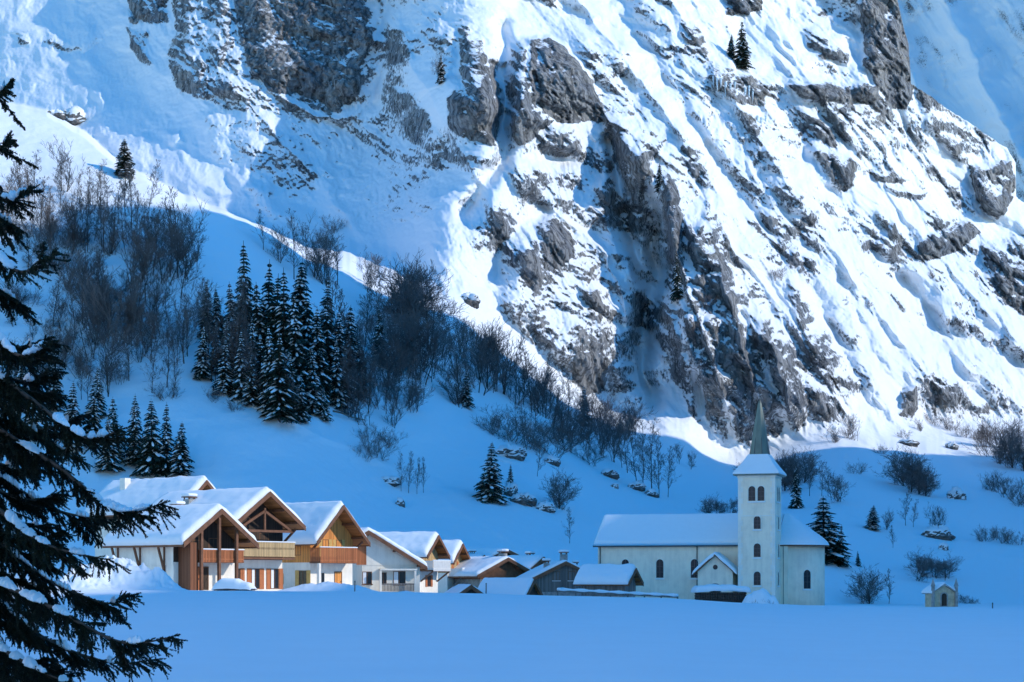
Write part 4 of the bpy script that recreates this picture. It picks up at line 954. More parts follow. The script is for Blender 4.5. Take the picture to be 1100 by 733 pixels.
# ---- C4, C5: side-on chalets further along
c = chalet('chalet', 234, 471, 571, 636, 68, 5.8, 2.2, 9, 3.0, 'plaster_white', 'wood_tan', 'side-on chalet with a white balcony at its gable, right of the cream house', og=1.4, os=.7, th=.7, seed=5)
r = c['root']; balcony(r, -2.8, 2.8, -1.9, -.06, 2.9, 'frame', 1.2); lf = c['left']
window(r, lf, 1.6, 3.4, .9, 1.1, None, 'frame_brown'); window(r, lf, .9, .8, .9, 1.3, None, 'frame_brown'); window(r, c['front'], 0, .7, 1.1, 1.5, 'wood_red', 'frame_brown'); window(r, c['front'], -.6, 3.3, 1.1, 1.6, None, 'frame_brown')
for x in (-2.6, 2.6):
    b = MB(); b.beam((x, -.04, 1.4), (x, -1.8, 2.7), .16, .18); b.build('brace', M['wood_trim'], r)
c = chalet('chalet', 249, 497, 580, 637, 68, 5.2, 2.1, 8, 2.8, 'plaster_white', 'wood_tan', 'last and smallest chalet of the row, with a snowy balcony on struts', og=1.2, os=.6, th=.75, seed=6)
r = c['root']; balcony(r, -2.5, 2.5, -2.2, -.06, 2.3, 'frame', 1.1)
window(r, c['front'], 0, 3.0, 1.1, 1.4, 'wood_red', 'frame_brown'); window(r, c['left'], 1.0, 2.9, .8, 1.2, 'wood_red', 'frame_brown')
for x in (-2.3, 0, 2.3):
    b = MB(); b.beam((x, -.04, .2), (x, -2.0, 2.1), .16, .18); b.build('brace', M['wood_grey'], r)
# ---- C0 behind
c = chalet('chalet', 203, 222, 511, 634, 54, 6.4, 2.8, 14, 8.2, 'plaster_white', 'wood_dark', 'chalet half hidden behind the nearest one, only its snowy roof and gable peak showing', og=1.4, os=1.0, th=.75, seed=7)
chimney(c, -1.2, 11.0, .9, 1.9, 'plaster_white', False)
# ---- small barns and houses between chalets and church
c = chalet('wooden_house', 232, 608, 601, 641, 8, 10.6, 2.6, 11, .6, 'stone', 'wood_grey', 'weathered grey board house with two white-silled windows, facing the field', og=.5, os=1.2, th=.42, cat='house', seed=8)
for x in (-1.2, .85): window(c['root'], c['front'], x, 2.1, .95, 1.2, None, 'wood_trim', 'frame')
chimney(c, .3, 3.0, .9, 1.4); chimney(c, -2.0, 3.2, .7, 1.1); chimney(c, 2.2, 5.0, .6, 1.0); chimney(c, 4.0, 5.6, .6, 1.2)
c = chalet('hut', 215, 574, 620, 641, 60, 3.6, 1.75, 6.0, .4, 'stone', 'wood_dark', 'low hut with a snowy roof and dark gable left of the grey board house', og=.4, os=.5, th=.4, cat='hut', seed=9)
c = chalet('hut', 212, 506, 627, 640, 20, 3.6, 1.2, 4, .3, 'stone', 'wood_dark', 'tiny hut roof just right of the last chalet, almost buried in snow', og=.3, os=.4, th=.3, cat='hut', seed=10)
c = chalet('village_house', 268, 545, 588, 641, 30, 9.5, 2.0, 13, 2.6, 'plaster', 'wood_dark', 'farther village house with a broad dark gable under a snow roof', og=1.2, os=1.2, th=.5, cat='house', seed=11)
window(c['root'], c['front'], -1.0, 3.0, .9, 1.1, None, 'frame_brown'); window(c['root'], c['front'], 1.5, 3.0, .9, 1.1, None, 'frame_brown'); chimney(c, -3.4, 4, .9, 1.2)
c = chalet('village_house', 246, 546, 597, 641, 38, 8.4, 1.9, 10, 2.4, 'stone', 'wood_trim', 'brown house with an overhanging snow roof in front of the farther one', og=1.0, os=1.2, th=.45, cat='house', seed=12)
chimney(c, .9, 1.4, .9, 1.3)
c = chalet('village_house', 262, 584, 596, 641, 52, 5.5, 1.5, 8, 3.0, 'plaster', 'wood_trim', 'house with a brown shaded gable behind the grey board house', og=1.0, os=.8, th=.5, cat='house', seed=13)
chimney(c, .6, 2.0, .8, .9)
c = chalet('hayloft', 224, 683, 606, 642, 62, 3.3, 1.35, 6.0, .2, 'stone', 'wood_grey', 'small grey timber hayloft with a thick snow cap in front of the church', og=.8, os=.6, th=.75, cat='hut', seed=14)
for k in range(6):
    p = MB(); p.box(c['xL']-.14, c['xL']-.05, .1+k*1.1, .22+k*1.1, .2, 1.9); p.build('post', M['wood_grey'], c['root'])
c = chalet('village_house', 300, 672, 600, 641, 8, 12, 2.2, 9, 2.2, 'plaster', 'wood_dark', 'distant house behind the grey board house, mostly its snowy roof showing', og=.8, os=1.0, th=.5, cat='house', seed=15) if False else None

c = chalet('village_house', 266, 520, 594, 640, 62, 5.5, 1.7, 8, 2.4, 'plaster', 'wood_brown', 'small house with a snowy roof right behind the last chalet of the row', og=.9, os=.8, th=.5, cat='house', seed=16); chimney(c, -1.0, 2.0, .8, 1.1)
# ---- the church
ang = RAD(-18); zc = -3.75; OD = 240
o = W(793, 650, OD); church = empty('church', Vector((o.x, o.y, zc)), ang, 'white village church with pointed spire, arched windows and snow-covered roofs', 'church')
TW = 5.0; NY = 4.4; ND = 10.4; NE = 8.35; NR = 12.1; NX0 = -20.9
def arch(mb_f, mb_g, fc, u, v, w, h, t=.10):
    """round-topped opening: glass sheet and a raised surround"""
    n = 10; pts = [(u-w/2, v), (u+w/2, v)] + [(u+w/2*math.cos(math.pi*k/n), v+h-w/2+w/2*math.sin(math.pi*k/n)) for k in range(n+1)]
    out = [(u-w/2-t, v-t), (u+w/2+t, v-t)] + [(u+(w/2+t)*math.cos(math.pi*k/n), v+h-w/2+(w/2+t)*math.sin(math.pi*k/n)) for k in range(n+1)]
    def P(p, nn):
        return (p[0], fc.at-nn, p[1]) if fc.k == 'front' else (fc.at+nn, p[0], p[1])
    k = len(pts); mb_g.add([P(p, .02) for p in pts], [tuple(range(k))])
    vs = [P(p, .0) for p in pts]+[P(p, .09) for p in pts]+[P(p, .09) for p in out]+[P(p, 0) for p in out]
    fs = []
    for a in range(k):
        b = (a+1) % k; fs += [(a, b, k+b, k+a), (k+a, k+b, 2*k+b, 2*k+a), (2*k+a, 2*k+b, 3*k+b, 3*k+a)]
    mb_f.add(vs, fs)
def arch_window(root, fc, u, v, w, h, mat='plaster_white', sillsnow=True):
    f = MB(); g = MB(); arch(f, g, fc, u, v, w, h)
    win = f.build('window', M[mat], root); g.build('pane', M['glass'], win)
    b = MB(); fc.box(b, u-.03, u+.03, v, v+h-.05, .03, .06)
    for z in (.3, .6): fc.box(b, u-w/2, u+w/2, v+h*z, v+h*z+.05, .03, .055)
    b.build('glazing_bar', M['metal'], win)
    if sillsnow:
        s_ = MB(); fc.box(s_, u-w/2-.14, u+w/2+.14, v-.22, v-.103, 0.002, .22); s_.build('sill', M['roof_snow'], win)
m = MB(); m.box(NX0, TW+1.0, NY, NY+ND, -2, NE); m.add([(x, y, z) for x in (NX0+.002, NX0+.4) for y, z in ((NY+.05, NE), (NY+ND-.05, NE), (NY+ND/2, NR-.25))], [(0,1,2),(5,4,3),(0,3,4,1),(1,4,5,2),(2,5,3,0)]); nave = m.build('nave_wall', M['plaster_church'], church)
# choir / apse: half octagon at the right end
cx0, cyc = TW+1.0, NY+ND/2; R_ = 4.9; apse = [(TW+.0, NY+.25)] + [(cx0-.6+R_*1.0*math.cos(t), cyc+R_*math.sin(t)) for t in np.linspace(-1.571, 1.571, 15)] + [(TW, NY+ND-.25)]
m = MB(); m.prism_z(apse, -2, NE-.01); m.build('apse_wall', M['plaster_church'], church, True)
# roofs
ov = .55; pitn = (NR-NE)/(ND/2)
def nave_h(x, y):
    zf = NE+.1+pitn*(y-(NY-ov)); zb_ = NE+.1+pitn*(NY+ND+ov-y)
    return np.minimum(zf, zb_)
def cap_mesh(poly, hf, th, cen, nr=36, seed=0):
    P = np.array(poly, float); seg = np.roll(P, -1, 0)-P; ln = np.hypot(seg[:, 0], seg[:, 1]); pts = []
    for p, s_, l in zip(P, seg, ln):
        k = max(2, int(l/.35)); pts += [p+s_*i/k for i in range(k)]
    B = np.array(pts); n = len(B); rr_ = np.linspace(0, 1, nr)**.8; C_ = np.array(cen)
    XY = C_[None, None]+(B-C_)[None]*rr_[:, None, None]; Zt = hf(XY[..., 0], XY[..., 1])
    e = (1-rr_**14)**.5; th_ = th*e[:, None]*(1+.12*fbm(XY[..., 0]/2.5+seed, XY[..., 1]/2.5, 3, 350)) if th else 0
    V = np.concatenate([XY, (Zt+th_)[..., None]], -1).reshape(-1, 3)
    i = np.arange(nr*n).reshape(nr, n); q_ = np.stack([i[:-1].ravel(), np.roll(i, -1, 1)[:-1].ravel(), np.roll(i, -1, 1)[1:].ravel(), i[1:].ravel()], 1)
    return V, q_
def slab(name, poly, hf, t, mat, parent):
    V, q_ = cap_mesh(poly, hf, 0, np.mean(poly, 0)); V2 = V.copy(); V2[:, 2] -= t; n = len(V)
    k = n//36; ring = np.arange(n-k, n); j = np.arange(k); side = np.stack([ring[j], ring[(j+1) % k], n+ring[(j+1) % k], n+ring[j]], 1)
    return np_mesh(name, np.concatenate([V, V2]), np.concatenate([q_, q_[:, ::-1]+n, side]), mat, parent, False)
npoly = [(NX0-ov, NY-ov), (TW-.4, NY-ov), (TW-.4, NY+ND+ov), (NX0-ov, NY+ND+ov)]
def grid_roof(name, x0, x1, y0, y1, hf, th, mat, parent, bot=None, nx=120, ny=60, seed=0):
    X_, Y_ = np.meshgrid(np.linspace(x0, x1, nx), np.linspace(y0, y1, ny)); e = lambda t, w: np.clip(1-np.clip((w-t)/w, 0, 1)**2.6, 0, 1)**.5
    tt = th*np.minimum(e(X_-x0, .6), np.minimum(e(Y_-y0, .6), e(y1-Y_, .6)))*(1+.10*fbm(X_/3+seed, Y_/3, 3, 370)+.05*fbm(X_/.8, Y_/.8, 2, 372)) if th else 0*X_
    top = np.stack([X_, Y_, hf(X_, Y_)+tt], -1).reshape(-1, 3); b2 = np.stack([X_, Y_, hf(X_, Y_)-(bot or .02)], -1).reshape(-1, 3)
    i = np.arange(nx*ny).reshape(ny, nx); ring = np.concatenate([i[0], i[1:, -1], i[-1, -2::-1], i[-2:0:-1, 0]]); n = len(top); j = np.arange(len(ring)); jn = (j+1) % len(ring); gq = grid_quads(ny, nx)
    return np_mesh(name, np.concatenate([top, b2]), np.concatenate([gq, gq[:, ::-1]+n, np.stack([ring[j], ring[jn], n+ring[jn], n+ring[j]], 1)]), mat, parent, th > 0)
nr_o = grid_roof('nave_roof', NX0-ov, TW-.4, NY-ov, NY+ND+ov, nave_h, 0, M['wood_trim'], church, .2)
grid_roof('snow', NX0-ov-.06, TW-.41, NY-ov-.08, NY+ND+ov+.08, nave_h, .5, M['roof_snow'], nr_o, -.01)
gut = MB(); gut.tube((NX0-ov, NY-ov-.05, NE-.02), (TW-.5, NY-ov-.05, NE-.02), .09, .09, 8); gut.build('gutter', M['metal'], nr_o, True)
apx_ = [(cx0-1.2, cyc-R_-ov)] + [(cx0-.6+(R_+ov)*math.cos(t), cyc+(R_+ov)*math.sin(t)) for t in np.linspace(-1.571, 1.571, 25)] + [(TW-.38, cyc+R_+ov), (TW-.38, cyc-R_-ov)]
def apse_h(x, y):
    d = np.where(x > cx0-.6, np.hypot(x-(cx0-.6), y-cyc), np.abs(y-cyc)); return NE+.1+pitn*1.02*(R_+ov-d)
ar = slab('apse_roof', apx_, apse_h, .2, M['wood_trim'], church)
V_, Q_ = cap_mesh([( (p[0]-5)*1.012+5, (p[1]-cyc)*1.012+cyc) for p in apx_], lambda x, y: apse_h(x, y)+.015, .48, (cx0-.8, cyc), 36, 3); np_mesh('snow', V_, Q_, M['roof_snow'], ar)
# tower
m = MB(); m.box(0, TW, 0, TW, -2, 17.75); tower = m.build('tower', M['plaster_church'], church)
qn = MB()
for k in range(24):
    w_ = .62 if k % 2 else .40; z = -.3+k*.75
    for (x0, x1) in ((-.03, w_), (TW-w_, TW+.03)): qn.box(x0, x1, -.03, .0+.0, z, z+.72)
    qn.box(TW, TW+.03, 0.003, w_, z, z+.72); qn.box(TW, TW+.03, TW-w_, TW+.03, z, z+.72); qn.box(-.03, 0, 0.003, w_, z, z+.72)
qn.build('quoins', M['plaster_white'], tower)
cn = MB(); cn.box(-.12, TW+.12, -.12, TW+.12, 17.45, 17.755); cn.build('cornice', M['plaster_white'], tower); cn = MB(); cn.box(-.07, TW+.07, -.07, TW+.07, 12.2, 12.36); cn.build('string_course', M['plaster_white'], tower)
tf = Face('front', 0); trt = Face('right', TW)
for fc in (tf, trt):
    for dx in (-.62, .62): arch_window(tower, fc, TW/2+dx, 14.3, .95, 2.0)
    arch_window(tower, fc, TW/2+.1, 11.0-.5, .95, 1.75); arch_window(tower, fc, TW/2+.1, 7.0-.3, .95, 1.85); arch_window(tower, fc, TW/2+.1, 2.9, .95, 1.85)
# flared roof and spire
def pyr(mb, rings):
    vs = []; fs = []
    for z, h in rings: vs += [(TW/2-h, TW/2-h, z), (TW/2+h, TW/2-h, z), (TW/2+h, TW/2+h, z), (TW/2-h, TW/2+h, z)]
    for k in range(len(rings)-1):
        for j in range(4): fs.append((k*4+j, k*4+(j+1) % 4, k*4+4+(j+1) % 4, k*4+4+j))
    fs += [(3,2,1,0), tuple(len(vs)-4+j for j in range(4))]; mb.add(vs, fs)
m = MB(); pyr(m, [(17.76, 3.1), (17.9, 3.12), (18.5, 2.6), (20.6, 1.32)]); fl = m.build('flared_roof', M['copper'], tower)
m = MB(); pyr(m, [(17.93, 3.16), (18.0, 3.2), (18.28, 3.06), (18.85, 2.6), (19.8, 1.92), (20.70, 1.36), (20.72, 1.2)]); m.build('snow', M['roof_snow'], fl, False, .12)
def octa(mb, rings, n=8):
    vs = []; fs = []
    for z, r in rings: vs += [(TW/2+r*math.cos(math.pi/8+2*math.pi*j/n), TW/2+r*math.sin(math.pi/8+2*math.pi*j/n), z) for j in range(n)]
    for k in range(len(rings)-1):
        for j in range(n): fs.append((k*n+j, k*n+(j+1) % n, k*n+n+(j+1) % n, k*n+n+j))
    fs += [tuple(range(n-1, -1, -1)), tuple(len(vs)-n+j for j in range(n))]; mb.add(vs, fs)
m = MB(); octa(m, [(20.5, 1.40), (24.0, .92), (27.6, .28), (28.3, .10)]); sp_ = m.build('spire', M['copper'], tower)
m = MB()
for j in range(8):
    t = math.pi/8+2*math.pi*j/8; c_, s_ = math.cos(t), math.sin(t)
    m.tube((TW/2+1.43*c_, TW/2+1.43*s_, 20.55), (TW/2+.13*c_, TW/2+.13*s_, 28.25), .05, .03, 5)
m.build('ridge_seams', M['metal'], sp_)
m = MB(); m.tube((TW/2, TW/2, 28.2), (TW/2, TW/2, 29.0), .03, .02, 6); m.box(TW/2-.18, TW/2+.18, TW/2-.02, TW/2+.02, 28.7, 28.75); m.build('finial_cross', M['metal'], sp_)
# nave and choir windows, drain pipes
nf = Face('front', NY)
for px_ in (672, 709, 746):
    # walk along the nave wall to the pixel
    best = min(np.linspace(NX0+.6, 0, 400), key=lambda lx: abs((CX + F*(o.x+lx*math.cos(ang)-NY*math.sin(ang))/(o.y+lx*math.sin(ang)+NY*math.cos(ang))) - px_))
    arch_window(church, nf, best, 3.9, 1.05, 2.6)
for lx in (NX0+.35, -6.6):
    m = MB(); m.tube((lx, NY-.10, 0), (lx, NY-.10, NE-.1), .07, .07, 7); m.build('drain_pipe', M['metal'], church, True)
m = MB(); m.tube((TW+.4, NY+.05, 0), (TW+.4, NY+.05, NE-.1), .07, .07, 7); m.build('drain_pipe', M['metal'], church, True)
aw = empty('apse_window_frame', (0, 0, 0)); bpy.data.objects.remove(aw)
t_ = -.9; ax, ay = cx0-.6+(R_-.02)*math.cos(t_), cyc+(R_-.02)*math.sin(t_)
f = MB(); g = MB(); arch(f, g, Face('front', 0), 0, 2.4, 1.1, 2.6); mx = Matrix.Translation((ax, ay, 0)) @ Matrix.Rotation(t_+math.pi/2, 4, 'Z')
wv = f.build('window', M['plaster_white'], church); wv.matrix_local = mx; g.build('pane', M['glass'], wv)
b = MB(); b.box(-.03, .03, -.06, -.03, 2.4, 4.9); b.box(-.5, .5, -.055, -.03, 3.3, 3.35); b.box(-.5, .5, -.055, -.03, 4.1, 4.15); b.build('glazing_bar', M['metal'], wv)
s_ = MB(); s_.box(-.7, .7, -.22, .05, 2.18, 2.297); s_.build('sill', M['roof_snow'], wv)
# porch in front of the nave, left of the tower
pw = 4.9; pxc = -3.35; py0 = 1.0; pe = 4.75; pa = 6.9
m = MB(); m.prism_y([(pxc-pw/2, -2), (pxc+pw/2-.05, -2), (pxc+pw/2-.05, pe), (pxc, pa), (pxc-pw/2, pe)], py0, NY-.003); pch = m.build('porch', M['plaster_church'], church)
m = MB(); k_ = (pa-pe)/(pw/2)
for sg in (-1, 1):
    xe = pw/2+.5; m.prism_y([(pxc+sg*.002, pa+.02), (pxc+sg*xe, pa+.02-k_*xe), (pxc+sg*xe, pa+.2-k_*xe), (pxc+sg*.002, pa+.2)], py0-.6, NY-.004)
pr = m.build('porch_roof', M['wood_trim'], pch)
v, q_ = snow_gable(pxc-pw/2-.5, pxc+pw/2+.5, pa+.2-k_*(pw/2+.5), pa+.2, pa+.2-k_*(pw/2+.5), py0-.65, NY-.25, .5, 21, pxc); np_mesh('snow', v, q_, M['roof_snow'], pr)
pf = Face('front', py0)
m = MB(); n = 16; m.add([(pxc+.34*math.cos(2*math.pi*j/n), py0-.02, 5.35+.34*math.sin(2*math.pi*j/n)) for j in range(n)], [tuple(range(n))]); m.build('round_window', M['glass'], pch)
f = MB(); g = MB(); arch(f, g, pf, pxc, 0, 1.35, 3.0, .16); dd = f.build('door_surround', M['stone'], pch); g.build('door', M['wood_dark'], dd)

# ---- oratory by the field edge
od = 190; ob = W(1014, 652, od); orat = empty('oratory', ob, RAD(10), 'small pale stone oratory with snowy roof and pinnacles, alone at the field edge', 'oratory')
m = MB(); m.prism_y([(-1.2, -1), (1.2, -1), (1.2, 1.55), (0, 2.35), (-1.2, 1.55)], 0, 2.2); m.build('wall', M['stone_tan'], orat)
m = MB()
for sg in (-1, 1): m.prism_y([(sg*.002, 2.38), (sg*1.5, 1.38), (sg*1.5, 1.5), (sg*.002, 2.5)], -.3, 2.4)
rf = m.build('roof', M['stone'], orat)
v, q_ = snow_gable(-1.5, 1.5, 1.5, 2.5, 1.5, -.3, 2.4, .32, 22, 0, .06); np_mesh('snow', v, q_, M['roof_snow'], rf)
f = MB(); g = MB(); arch(f, g, Face('front', 0), 0, .1, .62, 1.35, .12); dd = f.build('niche', M['stone'], orat); g.build('door', M['wood_dark'], dd)
for x in (-1.32, 1.32):
    m = MB(); m.box(x-.14, x+.14, -.32, -.04, -.8, 2.2); m.add([(x-.2, -.38, 2.2), (x+.2, -.38, 2.2), (x+.2, .02, 2.2), (x-.2, .02, 2.2), (x, -.18, 3.1)], [(0,1,4),(1,2,4),(2,3,4),(3,0,4),(3,2,1,0)]); m.build('pinnacle', M['stone'], orat)
m = MB(); m.box(-.03, .03, -.33, -.27, 2.82, 3.5); m.box(-.2, .2, -.325, -.275, 3.2, 3.26); m.build('cross', M['metal'], orat)

# ---- rail, posts, snow heaps, buried cars, woodpile
def rail(px0, py0, px1, py1, D0_, D1_, n, label):
    a = W(px0, py0, D0_); b = W(px1, py1, D1_); rt = empty('rail_fence', a, 0, label, 'fence'); d = b-a
    m = MB(); m.beam((0,0,0), d, .14, .2); m.build('rail', M['wood_grey'], rt)
    m = MB(); vs = []; 
    for k in range(24): p = d*(k/24)+Vector((0,0,.2)); p2 = d*((k+1)/24)+Vector((0,0,.2)); h = .16+.06*math.sin(k*1.7); m.tube(p, p2, h, .16+.06*math.sin((k+1)*1.7), 8, k in (0, 23))
    m.build('snow', M['roof_snow'], rt, True)
    for k in range(n):
        p = d*(k/(n-1)); m = MB(); m.box(p.x-.09, p.x+.09, p.y-.09+.16, p.y+.09+.16, p.z-1.6, p.z+.12); m.build('post', M['wood_grey'], rt)
rail(599, 635, 728, 641.5, 196, 206, 8, 'low wooden rail fence with a line of snow on it, running towards the church')
def post(px, py, h, D_, label):
    b = W(px, py, D_); b.z -= .5; m = MB(); m.tube((0,0,-.3), (.02,0,h+.5), .06, .05, 7); m.tube((.02,0,h+.5), (.02,0,h+.6), .08, .03, 7); o_ = m.build('marker_post', M['wood_grey'], None, True); o_.location = b; tag(o_, label, 'post')
post(522, 639, .9, 150, 'short dark marker post at the field edge below the tiny hut'); post(1066, 655, .5, 150, 'short dark marker post at the field edge right of the oratory')
post(381, 637, 1.0, 160, 'dark marker post in front of the cream house wall')
def heap(name, pts, label, cat, kind=None, seed=0, mat='snow', lump=.35, n=70):
    """snow heap: gaussian mounds (px, py_top, D, radius x, radius y) over the floor"""
    ps = []
    for px, py, D_, rx, ry in pts:
        c_ = W(px, py, D_); ps.append((c_.x, c_.y, c_.z-gz(c_.x, c_.y), rx, ry))
    x0 = min(p[0]-p[3]*1.7 for p in ps); x1 = max(p[0]+p[3]*1.7 for p in ps); y0 = min(p[1]-p[4]*1.7 for p in ps); y1 = max(p[1]+p[4]*1.7 for p in ps)
    X_, Y_ = np.meshgrid(np.linspace(x0, x1, n*2), np.linspace(y0, y1, n)); H_ = np.zeros(X_.shape)
    for a, b, h, rx, ry in ps: H_ = np.maximum(H_, h*np.exp(-(((X_-a)/rx)**2+((Y_-b)/ry)**2)**1.8)) if lump < .2 else H_+h*.75*np.exp(-((X_-a)/rx)**2-((Y_-b)/ry)**2)
    H_ = H_*(1+lump*fbm(X_/1.3+seed, Y_/1.3, 4, 400+seed))+lump*.5*np.clip(H_, 0, .8)*fbm(X_/.5, Y_/.5, 3, 420)
    Zz = zfloor(X_, Y_)+H_-.12; ctr = np.array([(x0+x1)/2, (y0+y1)/2, gz((x0+x1)/2, (y0+y1)/2)])
    o_ = np_mesh(name, np.stack([X_, Y_, Zz], -1).reshape(-1, 3)-ctr, grid_quads(*X_.shape)[:, ::-1], M[mat]); o_.location = ctr
    return tag(o_, label, cat, None, kind)
heap('snow_heap', [(98,617,150,2,2),(112,614,152,1.6,2),(128,615,152,1.5,2),(142,614,152,1.4,2),(156,617,152,1.4,2),(170,620,152,1.3,1.6),(184,626,152,1.3,1.5),(80,614,150,2,2)], 'rough ploughed heap of snow in front of the nearest chalet', 'snow heap', None, 1, 'snow', .55)
heap('snow_heap', [(335,629,165,2.4,1.5),(352,628,166,2.2,1.5),(370,629,167,2.4,1.5),(388,631,168,2,1.5),(318,631,166,2,1.4),(420,634,172,2.4,1.5),(438,633,174,1.2,1.2)], 'smooth long snow bank in front of the orange chalet', 'snow bank', None, 2, 'snow', .25)
def snow_car(px, py, D_, rz, label):
    b = W(px, py, D_); rt = empty('parked_car', Vector((b.x, b.y, gz(b.x, b.y)-.1)), rz, label, 'car')
    prof = [(-2.05,.35),(2.05,.35),(2.1,.75),(1.95,.95),(1.0,1.02),(.45,1.45),(-1.2,1.5),(-1.9,1.05),(-2.1,.9)]
    m = MB(); m.prism_y(prof, -.82, .82); body = m.build('body', M['metal'], rt, False, .08)
    m = MB(); m.add([(.98,-.7,1.05),(.98,.7,1.05),(.48,.62,1.43),(.48,-.62,1.43)], [(0,1,2,3)]); g_ = m.build('windscreen', M['glass'], rt); g_.location = (.02,0,.02)
    m = MB(); m.box(-1.3,.4,-.835,-.825,1.02,1.38); m.build('side_window', M['glass'], rt)
    for x in (-1.3, 1.3):
        for y in (-.75, .75): m = MB(); m.tube((x,y-.1,.32),(x,y+.1,.32),.32,.32,14); m.build('wheel', M['metal'], rt)
    u_ = np.linspace(-2.25, 2.2, 40); v_ = np.linspace(-.98, .98, 24); U_, V2_ = np.meshgrid(u_, v_)
    zt = np.interp(U_, [-2.25,-2.1,-1.8,-1.2,.4,.95,1.8,2.2], [.5,.95,1.15,1.52,1.48,1.08,.98,.5]); e_ = np.sqrt(np.clip(1-np.abs(V2_/.985)**5, 0, 1))*np.sqrt(np.clip(1-np.abs(U_/2.27)**8, 0, 1))
    Zs = .35+(zt-.35+.38)*e_+.05*fbm(U_, V2_*1.4, 3, 440)
    np_mesh('snow', np.stack([U_, V2_, Zs], -1).reshape(-1, 3), grid_quads(*U_.shape), M['snow'], rt); rt.scale = (.85, .85, .72); rt.location.z -= .12
snow_car(252, 638.5, 159, RAD(-14), 'car buried under smooth snow before the open timber gable')
# woodpile with thick snow, and the snowy bush beside it, before the church
b = W(776, 648, 222); wp = empty('woodpile', b, RAD(14), 'dark stacked woodpile under a thick snow cap in front of the church porch', 'woodpile')
m = MB(); rg = random.Random(5)
for r0 in range(6):
    for k in range(20):
        x = -3.1+k*.325+rg.uniform(-.04,.04); m.tube((x, -.1+rg.uniform(-.06,.06), -.3+r0*.3), (x, 1.2, -.3+r0*.3), .15, .15, 8)
m.build('logs', M['bark'], wp)
v, q_ = snow_gable(-3.5, 3.5, 1.35, 1.65, 1.35, -.5, 1.6, .75, 23); np_mesh('snow', v, q_, M['roof_snow'], wp)
hb = heap('snowy_bush', [(817,633,220,1.6,1.5),(827,639,220,1.1,1.2),(807,638,220,1.1,1.2)], 'rounded bush under heavy snow right of the woodpile', 'bush', None, 3, 'snow', .18, 40)
rgb = random.Random(8); sg_ = []
for k in range(90):
    a = rgb.uniform(0, 6.28); p = Vector((rgb.uniform(-1.2,1.2), -1.1+rgb.uniform(-.3,.3), rgb.uniform(-.2,.2))); sg_.append((p, p+Vector((rgb.uniform(-.5,.5), rgb.uniform(-.5,.1), rgb.uniform(.2,.8))), .025, .012))
vs_, fs_ = tri_tubes(sg_); tw = np_mesh('twigs', np.array([tuple(v) for v in vs_]), np.array(fs_), M['twigs'], hb, False)
# ================================================================== the big foreground spruce at the left edge
SD = 20.0
def S(px, py, dd=0.0): return W(px, py, SD+dd)
trunk_base = Vector((W(-62, 0, SD).x, SD, gz(W(-62,0,SD).x, SD)-.3))
big = empty('spruce_tree', trunk_base, 0, 'large dark foreground spruce at the left edge, its hanging boughs carrying snow', 'spruce')
ofs = -trunk_base
m = MB(); tz = [(-.3,.20),(2,.18),(4,.15),(6,.11),(8,.07),(9.6,.02)]
for (z0, r0), (z1, r1) in zip(tz[:-1], tz[1:]): m.tube((.04*math.sin(z0), 0, z0), (.04*math.sin(z1), 0, z1), r0, r1, 10)
m.build('trunk', M['bark'], big, True)
rg = random.Random(77)
def needles(out, p, d, L, r, dens=1.0):
    """bottle-brush sprig from p along d"""
    d = d.normalized(); a = d.cross(Vector((0, 0, 1)))
    if a.length < .1: a = d.cross(Vector((1, 0, 0)))
    a.normalize(); b = a.cross(d); n = int(L*330*dens)+5
    out.append((p, p+d*L, None, .006))
    for k in range(n):
        t = rg.random(); q = p+d*(L*t); th = rg.uniform(0, 6.283); w = (a*math.cos(th)+b*math.sin(th)); ln = r*1.2*rg.uniform(.7, 1.15)*(1-.35*t)
        tip = q+w*ln*.75+d*ln*.75; sd = d.cross(w)*.0075
        out.append((q-sd, q+sd, tip, None))
